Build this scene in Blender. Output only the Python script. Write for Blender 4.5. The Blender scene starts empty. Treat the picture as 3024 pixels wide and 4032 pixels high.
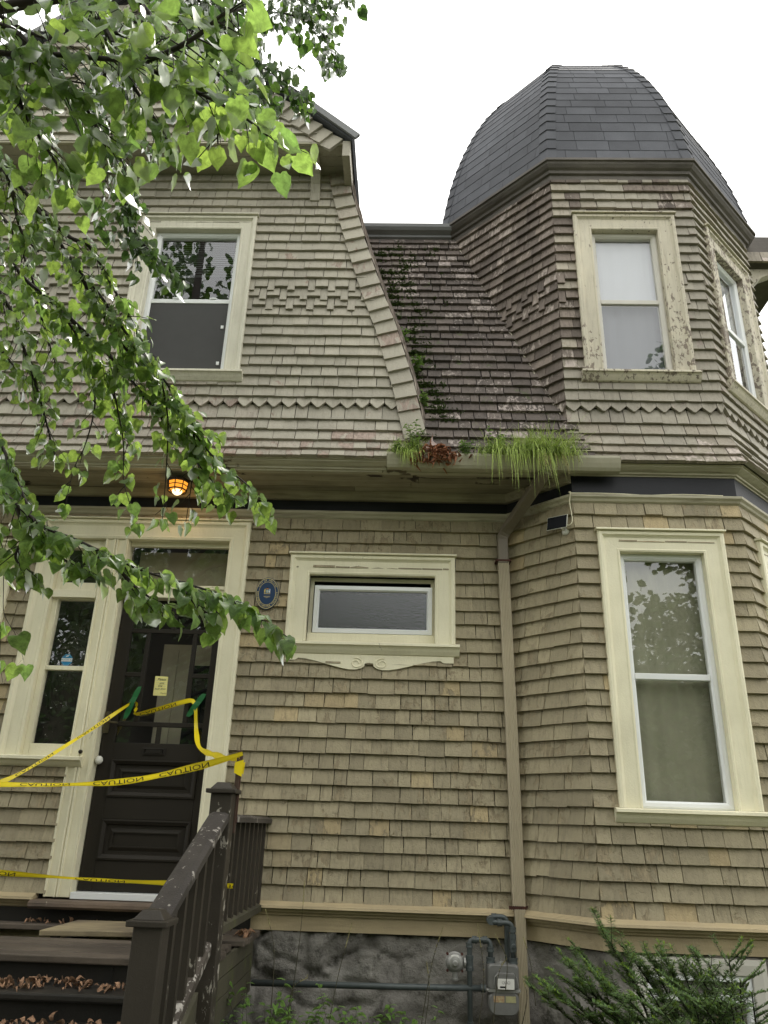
import bpy, bmesh, math, random
from mathutils import Vector, Matrix, noise as mnoise

R = math.radians
random.seed(7)
scene = bpy.context.scene
COL = scene.collection

# ------------------------------------------------------------------ camera
CAM_POS = Vector((0.0, -5.8, 1.6))
PITCH, YAW, ROLL = R(22.32), R(-1.92), R(1.83)
fwd = Vector((math.sin(YAW) * math.cos(PITCH), math.cos(YAW) * math.cos(PITCH), math.sin(PITCH)))
rgt0 = Vector((math.cos(YAW), -math.sin(YAW), 0))
up0 = rgt0.cross(fwd)
rgt = math.cos(ROLL) * rgt0 + math.sin(ROLL) * up0
upv = -math.sin(ROLL) * rgt0 + math.cos(ROLL) * up0
cam = bpy.data.cameras.new('camera')
cam.sensor_fit = 'VERTICAL'
cam.sensor_height = 24.0
cam.lens = 24.0 * 3028.0 / 4032.0
cam.clip_start = 0.05
cam.clip_end = 2000
camo = bpy.data.objects.new('camera', cam)
COL.objects.link(camo)
camo.matrix_world = Matrix(((rgt.x, upv.x, -fwd.x, CAM_POS.x), (rgt.y, upv.y, -fwd.y, CAM_POS.y),
                            (rgt.z, upv.z, -fwd.z, CAM_POS.z), (0, 0, 0, 1)))
scene.camera = camo

# ------------------------------------------------------------------ sky, sun, exposure
SUN_DIR = Vector((0.30, 0.62, 1.15)).normalized()      # towards the sun: high, behind the house
world = bpy.data.worlds.new('World')
scene.world = world
world.use_nodes = True
wt = world.node_tree
for nd in list(wt.nodes):
    wt.nodes.remove(nd)
w_out = wt.nodes.new('ShaderNodeOutputWorld')
w_bg = wt.nodes.new('ShaderNodeBackground')
w_bg.inputs['Strength'].default_value = 0.1
w_sky = wt.nodes.new('ShaderNodeTexSky')
w_sky.sky_type = 'NISHITA'
w_sky.sun_disc = False
w_sky.sun_elevation = math.asin(SUN_DIR.z)
w_sky.sun_rotation = math.atan2(SUN_DIR.x, SUN_DIR.y)
w_tc = wt.nodes.new('ShaderNodeTexCoord')
w_noise = wt.nodes.new('ShaderNodeTexNoise')
w_noise.inputs['Scale'].default_value = 2.2
w_noise.inputs['Detail'].default_value = 5
wt.links.new(w_tc.outputs['Generated'], w_noise.inputs['Vector'])
w_ramp = wt.nodes.new('ShaderNodeMapRange')
w_ramp.inputs['From Min'].default_value = 0.3
w_ramp.inputs['From Max'].default_value = 0.55
w_ramp.inputs['To Min'].default_value = 0.75
w_ramp.inputs['To Max'].default_value = 0.97
wt.links.new(w_noise.outputs['Fac'], w_ramp.inputs['Value'])
w_mix = wt.nodes.new('ShaderNodeMix')
w_mix.data_type = 'RGBA'
w_mix.inputs[7].default_value = (17.5, 17.3, 16.6, 1)          # thin bright overcast
wt.links.new(w_ramp.outputs['Result'], w_mix.inputs[0])
wt.links.new(w_sky.outputs['Color'], w_mix.inputs[6])
wt.links.new(w_mix.outputs[2], w_bg.inputs['Color'])
wt.links.new(w_bg.outputs['Background'], w_out.inputs['Surface'])

sun = bpy.data.lights.new('sun', 'SUN')
sun.energy = 3.0
sun.angle = R(6)
sun.color = (1.0, 0.95, 0.86)
suno = bpy.data.objects.new('sun', sun)
COL.objects.link(suno)
suno.rotation_euler = SUN_DIR.to_track_quat('Z', 'Y').to_euler()
suno.location = (4, 8, 20)

scene.view_settings.view_transform = 'Standard'
scene.view_settings.look = 'None'
scene.view_settings.gamma = 1.0
scene.view_settings.use_curve_mapping = False
scene.view_settings.exposure = 0.52
scene.render.engine = 'CYCLES'
scene.cycles.max_bounces = 8
scene.cycles.transparent_max_bounces = 16
scene.cycles.use_denoising = True

# ------------------------------------------------------------------ materials
class NT:
    def __init__(self, name):
        self.m = bpy.data.materials.new(name)
        self.m.use_nodes = True
        self.t = self.m.node_tree
        self.bsdf = self.t.nodes['Principled BSDF']
        self.out = self.t.nodes['Material Output']
    def n(self, typ, **kw):
        nd = self.t.nodes.new(typ)
        for k, v in kw.items():
            setattr(nd, k, v)
        return nd
    def l(self, a, b):
        self.t.links.new(a, b)
    def val(self, inp, v):
        if hasattr(v, 'links'):
            self.l(v, inp)
        elif isinstance(v, (tuple, list)) and len(v) == 3 and inp.type == 'RGBA':
            inp.default_value = (*v, 1)
        else:
            inp.default_value = v
    def math(self, op, a, b=0.0, clamp=False):
        nd = self.n('ShaderNodeMath', operation=op, use_clamp=clamp)
        self.val(nd.inputs[0], a)
        self.val(nd.inputs[1], b)
        return nd.outputs[0]
    def mix(self, f, a, b, blend='MIX'):
        nd = self.n('ShaderNodeMix', data_type='RGBA', blend_type=blend)
        self.val(nd.inputs[0], f)
        self.val(nd.inputs[6], a)
        self.val(nd.inputs[7], b)
        return nd.outputs[2]
    def mapr(self, v, a, b, c=0.0, d=1.0):
        nd = self.n('ShaderNodeMapRange')
        self.val(nd.inputs['Value'], v)
        nd.inputs['From Min'].default_value = a
        nd.inputs['From Max'].default_value = b
        nd.inputs['To Min'].default_value = c
        nd.inputs['To Max'].default_value = d
        return nd.outputs['Result']
    def pos(self):
        return self.n('ShaderNodeNewGeometry').outputs['Position']
    def rnd(self):
        a = self.math('MULTIPLY', self.n('ShaderNodeObjectInfo').outputs['Random'], 7.13)
        b = self.math('MULTIPLY', self.n('ShaderNodeNewGeometry').outputs['Random Per Island'], 13.7)
        return self.math('FRACT', self.math('ADD', a, b))
    def rnd2(self, r, k=43.7):
        return self.math('FRACT', self.math('MULTIPLY', r, k))
    def scl(self, v, s):
        nd = self.n('ShaderNodeVectorMath', operation='MULTIPLY')
        self.l(v, nd.inputs[0])
        nd.inputs[1].default_value = s
        return nd.outputs[0]
    def addf(self, v, f, k=31.0):
        cb = self.n('ShaderNodeCombineXYZ')
        self.l(self.math('MULTIPLY', f, k), cb.inputs[0])
        self.l(self.math('MULTIPLY', f, k * 0.37), cb.inputs[2])
        nd = self.n('ShaderNodeVectorMath', operation='ADD')
        self.l(v, nd.inputs[0])
        self.l(cb.outputs[0], nd.inputs[1])
        return nd.outputs[0]
    def noise(self, v, scale, detail=4.0, rough=0.55, dist=0.0):
        nd = self.n('ShaderNodeTexNoise')
        self.l(v, nd.inputs['Vector'])
        nd.inputs['Scale'].default_value = scale
        nd.inputs['Detail'].default_value = detail
        nd.inputs['Roughness'].default_value = rough
        nd.inputs['Distortion'].default_value = dist
        return nd.outputs['Fac']
    def bump(self, h, strength=0.3, dist=0.01):
        nd = self.n('ShaderNodeBump')
        nd.inputs['Strength'].default_value = strength
        nd.inputs['Distance'].default_value = dist
        self.l(h, nd.inputs['Height'])
        self.l(nd.outputs['Normal'], self.bsdf.inputs['Normal'])
    def fin(self, color=None, rough=0.6, metal=0.0, spec=0.35):
        if color is not None:
            self.val(self.bsdf.inputs['Base Color'], color)
        self.val(self.bsdf.inputs['Roughness'], rough)
        self.bsdf.inputs['Metallic'].default_value = metal
        self.bsdf.inputs['Specular IOR Level'].default_value = spec
        return self.m

def painted(name, col, col2, rough=0.65, var=0.12, peel=None, dirt=None, grain=(45, 45, 4), bump=0.35, peelscale=14, moss=None, spec=0.3, odd=None, streaky=0.0):
    """weathered paint or wood: blotches, streaks along the grain, peeled flakes; every piece differs"""
    t = NT(name)
    r = t.rnd()
    v = t.addf(t.pos(), r)
    p0 = t.pos()
    c = t.mix(t.mapr(t.noise(v, 2.5, 5), 0.35, 0.65), col, col2)
    if odd:                                              # now and then a replaced or re-coated piece
        c = t.mix(t.mapr(t.rnd2(r, 91.3), 1 - odd[1], 1 - odd[1] + 0.02), c, odd[0])
    k = t.mapr(t.rnd2(r), 0, 1, 1 - var, 1 + var)
    cb = t.n('ShaderNodeCombineColor')
    for i in range(3):
        t.l(k, cb.inputs[i])
    c = t.mix(1.0, c, cb.outputs[0], 'MULTIPLY')
    wide = t.mapr(t.noise(p0, 0.9, 4), 0.3, 0.7, 0.84, 1.12)       # uneven fading over the whole wall
    cw = t.n('ShaderNodeCombineColor')
    for i in range(3):
        t.l(wide, cw.inputs[i])
    c = t.mix(1.0, c, cw.outputs[0], 'MULTIPLY')
    streak = t.noise(t.scl(v, grain), 1.0, 5, 0.6)
    if dirt:
        f = t.math('MULTIPLY', t.mapr(streak, 0.48, 0.72), dirt[1])
        big = t.mapr(t.noise(p0, 1.7, 4), 0.35, 0.65, 0.25, 1.0)
        c = t.mix(t.math('MULTIPLY', f, big), c, dirt[0])
    h = t.math('MULTIPLY', streak, 0.6)
    if peel:
        pn = t.noise(t.scl(v, (2.2, 2.2, 0.32)) if streaky else t.scl(v, (1, 1, 0.55)), peelscale, 7, 0.62, 0.4)
        area = t.noise(p0, 1.3, 3)
        thr = t.math('ADD', pn, t.math('MULTIPLY', t.math('SUBTRACT', area, 0.5), 0.55))
        thr = t.math('ADD', thr, t.math('MULTIPLY', t.math('SUBTRACT', t.rnd2(r, 17.9), 0.5), 0.16 + streaky))
        pm = t.mapr(thr, 1 - peel[1], 1 - peel[1] + 0.035 + streaky * .3)
        wood = t.mix(t.mapr(streak, 0.35, 0.65), peel[0], tuple(x * 0.62 for x in peel[0]))
        c = t.mix(pm, c, wood)
        h = t.math('SUBTRACT', h, t.math('MULTIPLY', pm, 0.9))
        crack = t.mapr(t.noise(t.scl(v, (1, 1, 0.6)), peelscale * 3.0, 3, 0.5, 1.2), 0.47, 0.53, 0, 0.45)
        h = t.math('ADD', h, crack)
    if moss:
        mm = t.mapr(t.math('ADD', t.noise(p0, 7.0, 6, 0.65), moss[2]), 0.62, 0.7)
        c = t.mix(t.math('MULTIPLY', mm, moss[1]), c, moss[0])
    t.bump(h, bump, 0.004)
    return t.fin(c, rough, 0, spec)

def plain(name, col, rough=0.5, metal=0.0, var=0.06, scale=9, bump=0.05, spec=0.4, col2=None):
    t = NT(name)
    v = t.pos()
    nz = t.noise(v, scale, 5)
    c = t.mix(t.mapr(nz, 0.3, 0.7), col2 or tuple(x * (1 - var * 2) for x in col), col)
    t.bump(t.noise(v, scale * 12, 3), bump, 0.003)
    return t.fin(c, rough, metal, spec)

def glass(name, tint=(1, 1, 1), rough=0.0, ripple=0.0, rscale=60):
    t = NT(name)
    tr = t.n('ShaderNodeBsdfTransparent')
    tr.inputs['Color'].default_value = (*tint, 1)
    gl = t.n('ShaderNodeBsdfGlossy')
    gl.inputs['Roughness'].default_value = rough
    gl.inputs['Color'].default_value = (0.95, 0.97, 1.0, 1)
    fr = t.n('ShaderNodeFresnel')
    fr.inputs['IOR'].default_value = 1.62
    b = t.n('ShaderNodeBump')
    b.inputs['Strength'].default_value = ripple if ripple else 0.04
    b.inputs['Distance'].default_value = 0.01
    t.l(t.noise(t.pos(), rscale if ripple else 2.2, 2), b.inputs['Height'])
    t.l(b.outputs['Normal'], gl.inputs['Normal'])
    mx = t.n('ShaderNodeMixShader')
    front = t.math('SUBTRACT', 1.0, t.n('ShaderNodeNewGeometry').outputs['Backfacing'])
    t.l(t.math('MULTIPLY', t.math('MULTIPLY', fr.outputs[0], 1.7, True), front), mx.inputs[0])
    t.l(tr.outputs[0], mx.inputs[1])
    t.l(gl.outputs[0], mx.inputs[2])
    t.l(mx.outputs[0], t.out.inputs['Surface'])
    return t.m

def leafmat(name, top, under, trans, gloss=0.35, rough=0.32, tmix=0.5):
    """leaf: waxy skin over diffuse and translucent tissue, every leaf a little different"""
    t = NT(name)
    r = t.rnd()
    geo = t.n('ShaderNodeNewGeometry')
    k = t.mapr(r, 0, 1, 0.72, 1.22)
    cb = t.n('ShaderNodeCombineColor')
    for i in range(3):
        t.l(k, cb.inputs[i])
    vein = t.mapr(t.noise(t.addf(t.pos(), r), 55, 5, 0.65, 0.6), 0.32, 0.68, 0.55, 1.28)
    cv = t.n('ShaderNodeCombineColor')
    for i in range(3):
        t.l(vein, cv.inputs[i])
    dc = t.mix(geo.outputs['Backfacing'], top, under)
    dc = t.mix(1.0, t.mix(1.0, dc, cb.outputs[0], 'MULTIPLY'), cv.outputs[0], 'MULTIPLY')
    tc = t.mix(t.rnd2(r), trans, tuple(x * f for x, f in zip(trans, (0.55, 0.66, 0.9))))
    tc = t.mix(1.0, tc, cv.outputs[0], 'MULTIPLY')
    d = t.n('ShaderNodeBsdfDiffuse')
    t.l(dc, d.inputs['Color'])
    tl = t.n('ShaderNodeBsdfTranslucent')
    t.l(tc, tl.inputs['Color'])
    m1 = t.n('ShaderNodeMixShader')
    m1.inputs[0].default_value = tmix
    t.l(d.outputs[0], m1.inputs[1])
    t.l(tl.outputs[0], m1.inputs[2])
    g = t.n('ShaderNodeBsdfGlossy')
    g.inputs['Roughness'].default_value = rough
    fr = t.n('ShaderNodeFresnel')
    fr.inputs['IOR'].default_value = 1.42
    m2 = t.n('ShaderNodeMixShader')
    t.l(t.math('MULTIPLY', fr.outputs[0], gloss * 2.2, True), m2.inputs[0])
    t.l(m1.outputs[0], m2.inputs[1])
    t.l(g.outputs[0], m2.inputs[2])
    t.l(m2.outputs[0], t.out.inputs['Surface'])
    return t.m

M = {}
M['wall'] = painted('tan_shingle_paint', (0.352, 0.306, 0.200), (0.298, 0.259, 0.172), var=0.13, peel=((0.33, 0.275, 0.175), 0.40),
                    dirt=((0.13, 0.108, 0.075), 0.6), bump=0.75, peelscale=17, odd=((0.43, 0.345, 0.20), 0.07))
M['gable'] = painted('greige_shingle_paint', (0.40, 0.372, 0.305), (0.35, 0.325, 0.265), var=0.09, peel=((0.38, 0.30, 0.245), 0.29),
                     dirt=((0.17, 0.15, 0.125), 0.45))
M['tower'] = painted('greige_tower_paint', (0.335, 0.308, 0.25), (0.28, 0.257, 0.21), var=0.11, peel=((0.33, 0.28, 0.24), 0.35),
                     dirt=((0.12, 0.10, 0.085), 0.55))
M['bare'] = painted('weathered_bare_shingle', (0.215, 0.178, 0.150), (0.115, 0.094, 0.080), var=0.22, peel=((0.44, 0.38, 0.335), 0.41),
                    dirt=((0.05, 0.038, 0.03), 0.85), bump=0.5, peelscale=15, rough=0.8, streaky=0.2)
M['roof'] = painted('old_roof_shingle', (0.155, 0.128, 0.112), (0.088, 0.074, 0.066), var=0.2, peel=((0.40, 0.345, 0.315), 0.38),
                    dirt=((0.03, 0.024, 0.02), 0.9), bump=0.55, streaky=0.16, peelscale=18, rough=0.8, moss=((0.07, 0.10, 0.03), 0.8, 0.0))
M['dome'] = painted('slate_asphalt_shingle', (0.098, 0.102, 0.116), (0.072, 0.075, 0.086), var=0.16, dirt=((0.035, 0.036, 0.04), 0.5),
                    grain=(120, 120, 120), bump=0.4, rough=0.85)
M['backing'] = plain('dark_felt', (0.02, 0.017, 0.014), 0.9)  # near-black layer that shows between the shingles
M['cornice_old'] = painted('grey_brown_cornice', (0.155, 0.14, 0.125), (0.105, 0.096, 0.087), var=0.04, peel=((0.28, 0.25, 0.215), 0.28), dirt=((0.06, 0.05, 0.045), 0.7), grain=(5, 5, 60), bump=0.4, peelscale=20, rough=0.7)
M['trim_up'] = painted('pale_grey_cream_trim', (0.68, 0.655, 0.54), (0.60, 0.575, 0.47), var=0.03, peel=((0.36, 0.33, 0.27), 0.26), dirt=((0.30, 0.27, 0.20), 0.35), bump=0.3, peelscale=24, rough=0.5)  # greyer and less yellow than the other cream trim
M['trim'] = painted('cream_trim_paint', (0.83, 0.79, 0.595), (0.76, 0.72, 0.53), var=0.03, peel=((0.42, 0.38, 0.29), 0.24),
                    dirt=((0.38, 0.34, 0.24), 0.16), bump=0.3, peelscale=26, rough=0.5)
M['trim_old'] = painted('flaking_cream_paint', (0.62, 0.575, 0.45), (0.54, 0.50, 0.40), var=0.04, peel=((0.27, 0.225, 0.18), 0.45),
                        dirt=((0.22, 0.19, 0.14), 0.5), bump=0.5, peelscale=34, rough=0.6)
M['crown'] = painted('olive_cream_moulding', (0.48, 0.45, 0.34), (0.39, 0.365, 0.275), var=0.03, peel=((0.17, 0.14, 0.10), 0.27),
                     dirt=((0.14, 0.11, 0.075), 0.75), grain=(3, 40, 40), bump=0.25, peelscale=5, rough=0.6)
M['soffit'] = painted('stained_soffit_boards', (0.36, 0.325, 0.24), (0.26, 0.23, 0.17), var=0.12, peel=((0.07, 0.055, 0.045), 0.40),
                      dirt=((0.09, 0.068, 0.048), 0.85), grain=(2.2, 45, 45), bump=0.25, peelscale=3.2, rough=0.7)
M['navy'] = painted('navy_black_frieze_paint', (0.013, 0.0145, 0.020), (0.011, 0.0125, 0.017), var=0.05, peel=((0.30, 0.28, 0.24), 0.16),
                    bump=0.15, rough=0.45)
M['table'] = painted('tan_water_table_paint', (0.46, 0.375, 0.225), (0.39, 0.32, 0.20), var=0.03, peel=((0.26, 0.20, 0.13), 0.26),
                     dirt=((0.18, 0.145, 0.09), 0.45), grain=(3, 40, 40), bump=0.3, rough=0.6)
M['vinyl'] = plain('white_vinyl', (0.78, 0.80, 0.80), 0.32, var=0.03, scale=3, bump=0.01)
M['vinyl_old'] = plain('greyed_vinyl', (0.60, 0.58, 0.52), 0.4, var=0.06, scale=3, bump=0.02)
M['glass'] = glass('window_glass')
M['glass_frost'] = glass('pebbled_glass', (0.32, 0.34, 0.34), 0.2, 0.16, 70)
M['screen'] = plain('insect_screen', (0.055, 0.055, 0.054), 0.7, var=0.05)
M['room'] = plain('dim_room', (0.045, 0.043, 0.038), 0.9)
M['curtain'] = plain('olive_curtain', (0.30, 0.30, 0.215), 0.9, var=0.1, scale=4)
M['lower_sheet'] = plain('grey_lower_sheet', (0.13, 0.14, 0.155), 0.8, var=0.02, scale=2)
M['lace'] = plain('pale_blind', (0.46, 0.48, 0.51), 0.8, var=0.02, scale=2)
M['blind'] = plain('grey_green_blind_slat', (0.10, 0.125, 0.11), 0.6, var=0.06)
M['door'] = painted('dark_brown_door_paint', (0.024, 0.0205, 0.0155), (0.021, 0.018, 0.014), var=0.02, bump=0.08, rough=0.5, spec=0.2)
M['inner_door'] = plain('olive_inner_door', (0.42, 0.39, 0.28), 0.6)
M['post'] = painted('brown_post_paint', (0.044, 0.037, 0.028), (0.036, 0.030, 0.023), var=0.05, peel=((0.42, 0.39, 0.33), 0.30),
                    dirt=((0.03, 0.026, 0.02), 0.5), bump=0.25, peelscale=26, rough=0.5)
M['rail'] = painted('worn_rail_paint', (0.070, 0.062, 0.055), (0.038, 0.033, 0.03), var=0.06, peel=((0.40, 0.37, 0.33), 0.37),
                    dirt=((0.03, 0.026, 0.022), 0.6), grain=(30, 4, 30), bump=0.4, peelscale=30, rough=0.55)
M['tread'] = painted('worn_tread_wood', (0.13, 0.105, 0.082), (0.075, 0.062, 0.05), var=0.15, peel=((0.30, 0.25, 0.18), 0.33),
                     dirt=((0.03, 0.025, 0.02), 0.7), grain=(2.5, 45, 45), bump=0.4, peelscale=5, rough=0.6)
M['riser'] = painted('black_riser_paint', (0.018, 0.017, 0.015), (0.026, 0.023, 0.019), var=0.1, peel=((0.14, 0.11, 0.08), 0.2), bump=0.25, rough=0.5)
M['skirt'] = painted('mossy_skirt_board', (0.080, 0.074, 0.048), (0.05, 0.047, 0.033), var=0.1, peel=((0.20, 0.18, 0.13), 0.2),
                     moss=((0.10, 0.12, 0.035), 0.6, 0.05), grain=(45, 3, 45), bump=0.3)
M['stone'] = None
M['pipe'] = plain('grey_green_pipe_paint', (0.085, 0.10, 0.10), 0.45, 0.2, var=0.12, scale=25, bump=0.1)
M['meter'] = plain('grey_meter_paint', (0.20, 0.20, 0.19), 0.4, 0.15, var=0.12, scale=14, bump=0.06)
M['meter_light'] = plain('cast_aluminium', (0.36, 0.36, 0.34), 0.42, 0.5, var=0.12, scale=30, bump=0.1)
M['white'] = plain('white_card', (0.74, 0.73, 0.68), 0.5)
M['black'] = plain('black_print', (0.012, 0.012, 0.012), 0.5)
M['rust'] = plain('rust', (0.085, 0.032, 0.022), 0.8, var=0.25, scale=40, bump=0.2)
M['spout'] = painted('tan_downspout_paint', (0.44, 0.385, 0.275), (0.40, 0.35, 0.25), var=0.02, dirt=((0.30, 0.25, 0.17), 0.15), bump=0.05, rough=0.4)
M['spout_dark'] = painted('brown_elbow_paint', (0.20, 0.17, 0.13), (0.17, 0.145, 0.11), var=0.03, dirt=((0.12, 0.1, 0.08), 0.5), bump=0.05, rough=0.42)
M['gutter'] = painted('cream_gutter_metal', (0.46, 0.435, 0.335), (0.40, 0.38, 0.29), var=0.03, dirt=((0.30, 0.26, 0.17), 0.5), grain=(40, 40, 3), bump=0.05, rough=0.4)
M['lead'] = plain('grey_edge_metal', (0.20, 0.205, 0.21), 0.6, 0.0, var=0.1, scale=5)
M['yellow'] = plain('yellow_tape', (0.86, 0.68, 0.015), 0.35, var=0.05, scale=6, bump=0.03)
M['green_tape'] = plain('green_tape', (0.012, 0.13, 0.035), 0.45, var=0.1, scale=30)
M['note'] = plain('yellow_note_paper', (0.78, 0.72, 0.27), 0.8, var=0.04)
M['ink'] = plain('pen_ink', (0.05, 0.045, 0.03), 0.8)
M['blue_sign'] = plain('sign_blue', (0.006, 0.035, 0.10), 0.35, var=0.08)
M['gold'] = plain('sign_gold', (0.58, 0.48, 0.20), 0.4, 0.2)
M['sky_blue'] = plain('sign_light_blue', (0.22, 0.38, 0.46), 0.5)
M['sticker'] = plain('sticker_blue', (0.02, 0.21, 0.42), 0.4)
M['brass'] = plain('worn_brass', (0.17, 0.15, 0.10), 0.35, 0.8, var=0.2, scale=40)
M['iron'] = plain('dark_lantern_metal', (0.02, 0.017, 0.013), 0.5, 0.4)
M['solar'] = plain('solar_cell', (0.006, 0.008, 0.012), 0.45, 0.0, var=0.1, spec=0.12)
M['plastic'] = plain('white_plastic', (0.72, 0.72, 0.66), 0.4)
M['bark'] = painted('linden_bark', (0.040, 0.034, 0.028), (0.026, 0.022, 0.019), var=0.1, grain=(30, 30, 8), bump=0.5, rough=0.85)
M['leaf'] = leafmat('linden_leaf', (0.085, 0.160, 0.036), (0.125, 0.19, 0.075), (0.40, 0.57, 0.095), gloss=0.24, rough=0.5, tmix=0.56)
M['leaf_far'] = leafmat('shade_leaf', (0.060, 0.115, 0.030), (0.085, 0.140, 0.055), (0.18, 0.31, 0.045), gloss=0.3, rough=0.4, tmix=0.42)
M['grass'] = leafmat('gutter_grass_blade', (0.40, 0.52, 0.13), (0.38, 0.48, 0.14), (0.56, 0.68, 0.15), gloss=0.2, tmix=0.4)
M['weed'] = leafmat('weed_leaf', (0.15, 0.27, 0.06), (0.17, 0.27, 0.08), (0.30, 0.48, 0.07), gloss=0.2, tmix=0.4)
M['straw'] = leafmat('dry_stalk', (0.40, 0.36, 0.17), (0.38, 0.34, 0.16), (0.35, 0.33, 0.12), gloss=0.1, tmix=0.2)
M['stalk'] = plain('weed_stalk', (0.06, 0.055, 0.03), 0.8)
M['needle'] = leafmat('yew_needle', (0.105, 0.175, 0.058), (0.15, 0.20, 0.09), (0.20, 0.31, 0.05), gloss=0.2, tmix=0.35)
M['shoot'] = leafmat('yew_new_shoot', (0.24, 0.38, 0.04), (0.24, 0.36, 0.06), (0.40, 0.55, 0.05), gloss=0.2, tmix=0.35)
M['litter'] = leafmat('dry_leaf_litter', (0.33, 0.20, 0.125), (0.30, 0.19, 0.12), (0.16, 0.08, 0.035), gloss=0.08, tmix=0.12)
M['dead'] = leafmat('dead_brown_leaf', (0.34, 0.155, 0.085), (0.30, 0.14, 0.08), (0.20, 0.08, 0.03), gloss=0.1, tmix=0.15)
M['moss'] = leafmat('moss', (0.075, 0.115, 0.028), (0.07, 0.10, 0.03), (0.10, 0.16, 0.03), gloss=0.05, tmix=0.2)
M['crown_leaf'] = leafmat('street_tree_leaf', (0.06, 0.115, 0.028), (0.08, 0.12, 0.045), (0.16, 0.30, 0.03), gloss=0.2, tmix=0.4)

def stonemat():
    t = NT('parged_rubble_stone')
    v = t.pos()
    a = t.noise(v, 3.0, 8, 0.65)
    c = t.mix(t.mapr(a, 0.35, 0.65), (0.17, 0.16, 0.145), (0.32, 0.305, 0.275))
    c = t.mix(t.mapr(t.noise(v, 9, 6, 0.7), 0.52, 0.66), c, (0.085, 0.08, 0.07))
    c = t.mix(t.mapr(t.noise(t.scl(v, (1, 1, 2)), 1.6, 4), 0.52, 0.74), c, (0.40, 0.385, 0.355))
    t.bump(t.math('ADD', t.noise(v, 22, 8, 0.7), t.noise(v, 7, 5, 0.6)), 0.9, 0.02)
    return t.fin(c, 0.9, 0, 0.2)
M['stone'] = stonemat()

def groundmat():
    t = NT('lawn_and_soil')
    v = t.pos()
    c = t.mix(t.mapr(t.noise(v, 0.8, 6), 0.4, 0.6), (0.05, 0.075, 0.022), (0.09, 0.075, 0.045))
    c = t.mix(t.mapr(t.noise(v, 30, 4), 0.45, 0.6), c, (0.035, 0.05, 0.016))
    t.bump(t.noise(v, 40, 5), 0.8, 0.03)
    return t.fin(c, 0.95, 0, 0.1)
M['ground'] = groundmat()

def emitmat(name, col, s):
    t = NT(name)
    e = t.n('ShaderNodeEmission')
    e.inputs['Color'].default_value = (*col, 1)
    e.inputs['Strength'].default_value = s
    t.l(e.outputs[0], t.out.inputs['Surface'])
    return t.m
M['amber'] = emitmat('lit_amber_glass', (1.0, 0.36, 0.035), 0.95)
M['bulb'] = emitmat('lit_bulb', (1.0, 0.72, 0.40), 1.8)

# ------------------------------------------------------------------ geometry helpers
X, Y, Z = Vector((1, 0, 0)), Vector((0, 1, 0)), Vector((0, 0, 1))

class Fr:
    """local frame on a wall: x along the wall, y outward, z up"""
    def __init__(s, o, u, n):
        s.o, s.u, s.n = Vector(o), Vector(u).normalized(), Vector(n).normalized()
    def __call__(s, x, y, z):
        return s.o + s.u * x + s.n * y + Z * z

WORLD = Fr((0, 0, 0), X, -Y)                       # x, outward (= -Y), z

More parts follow.
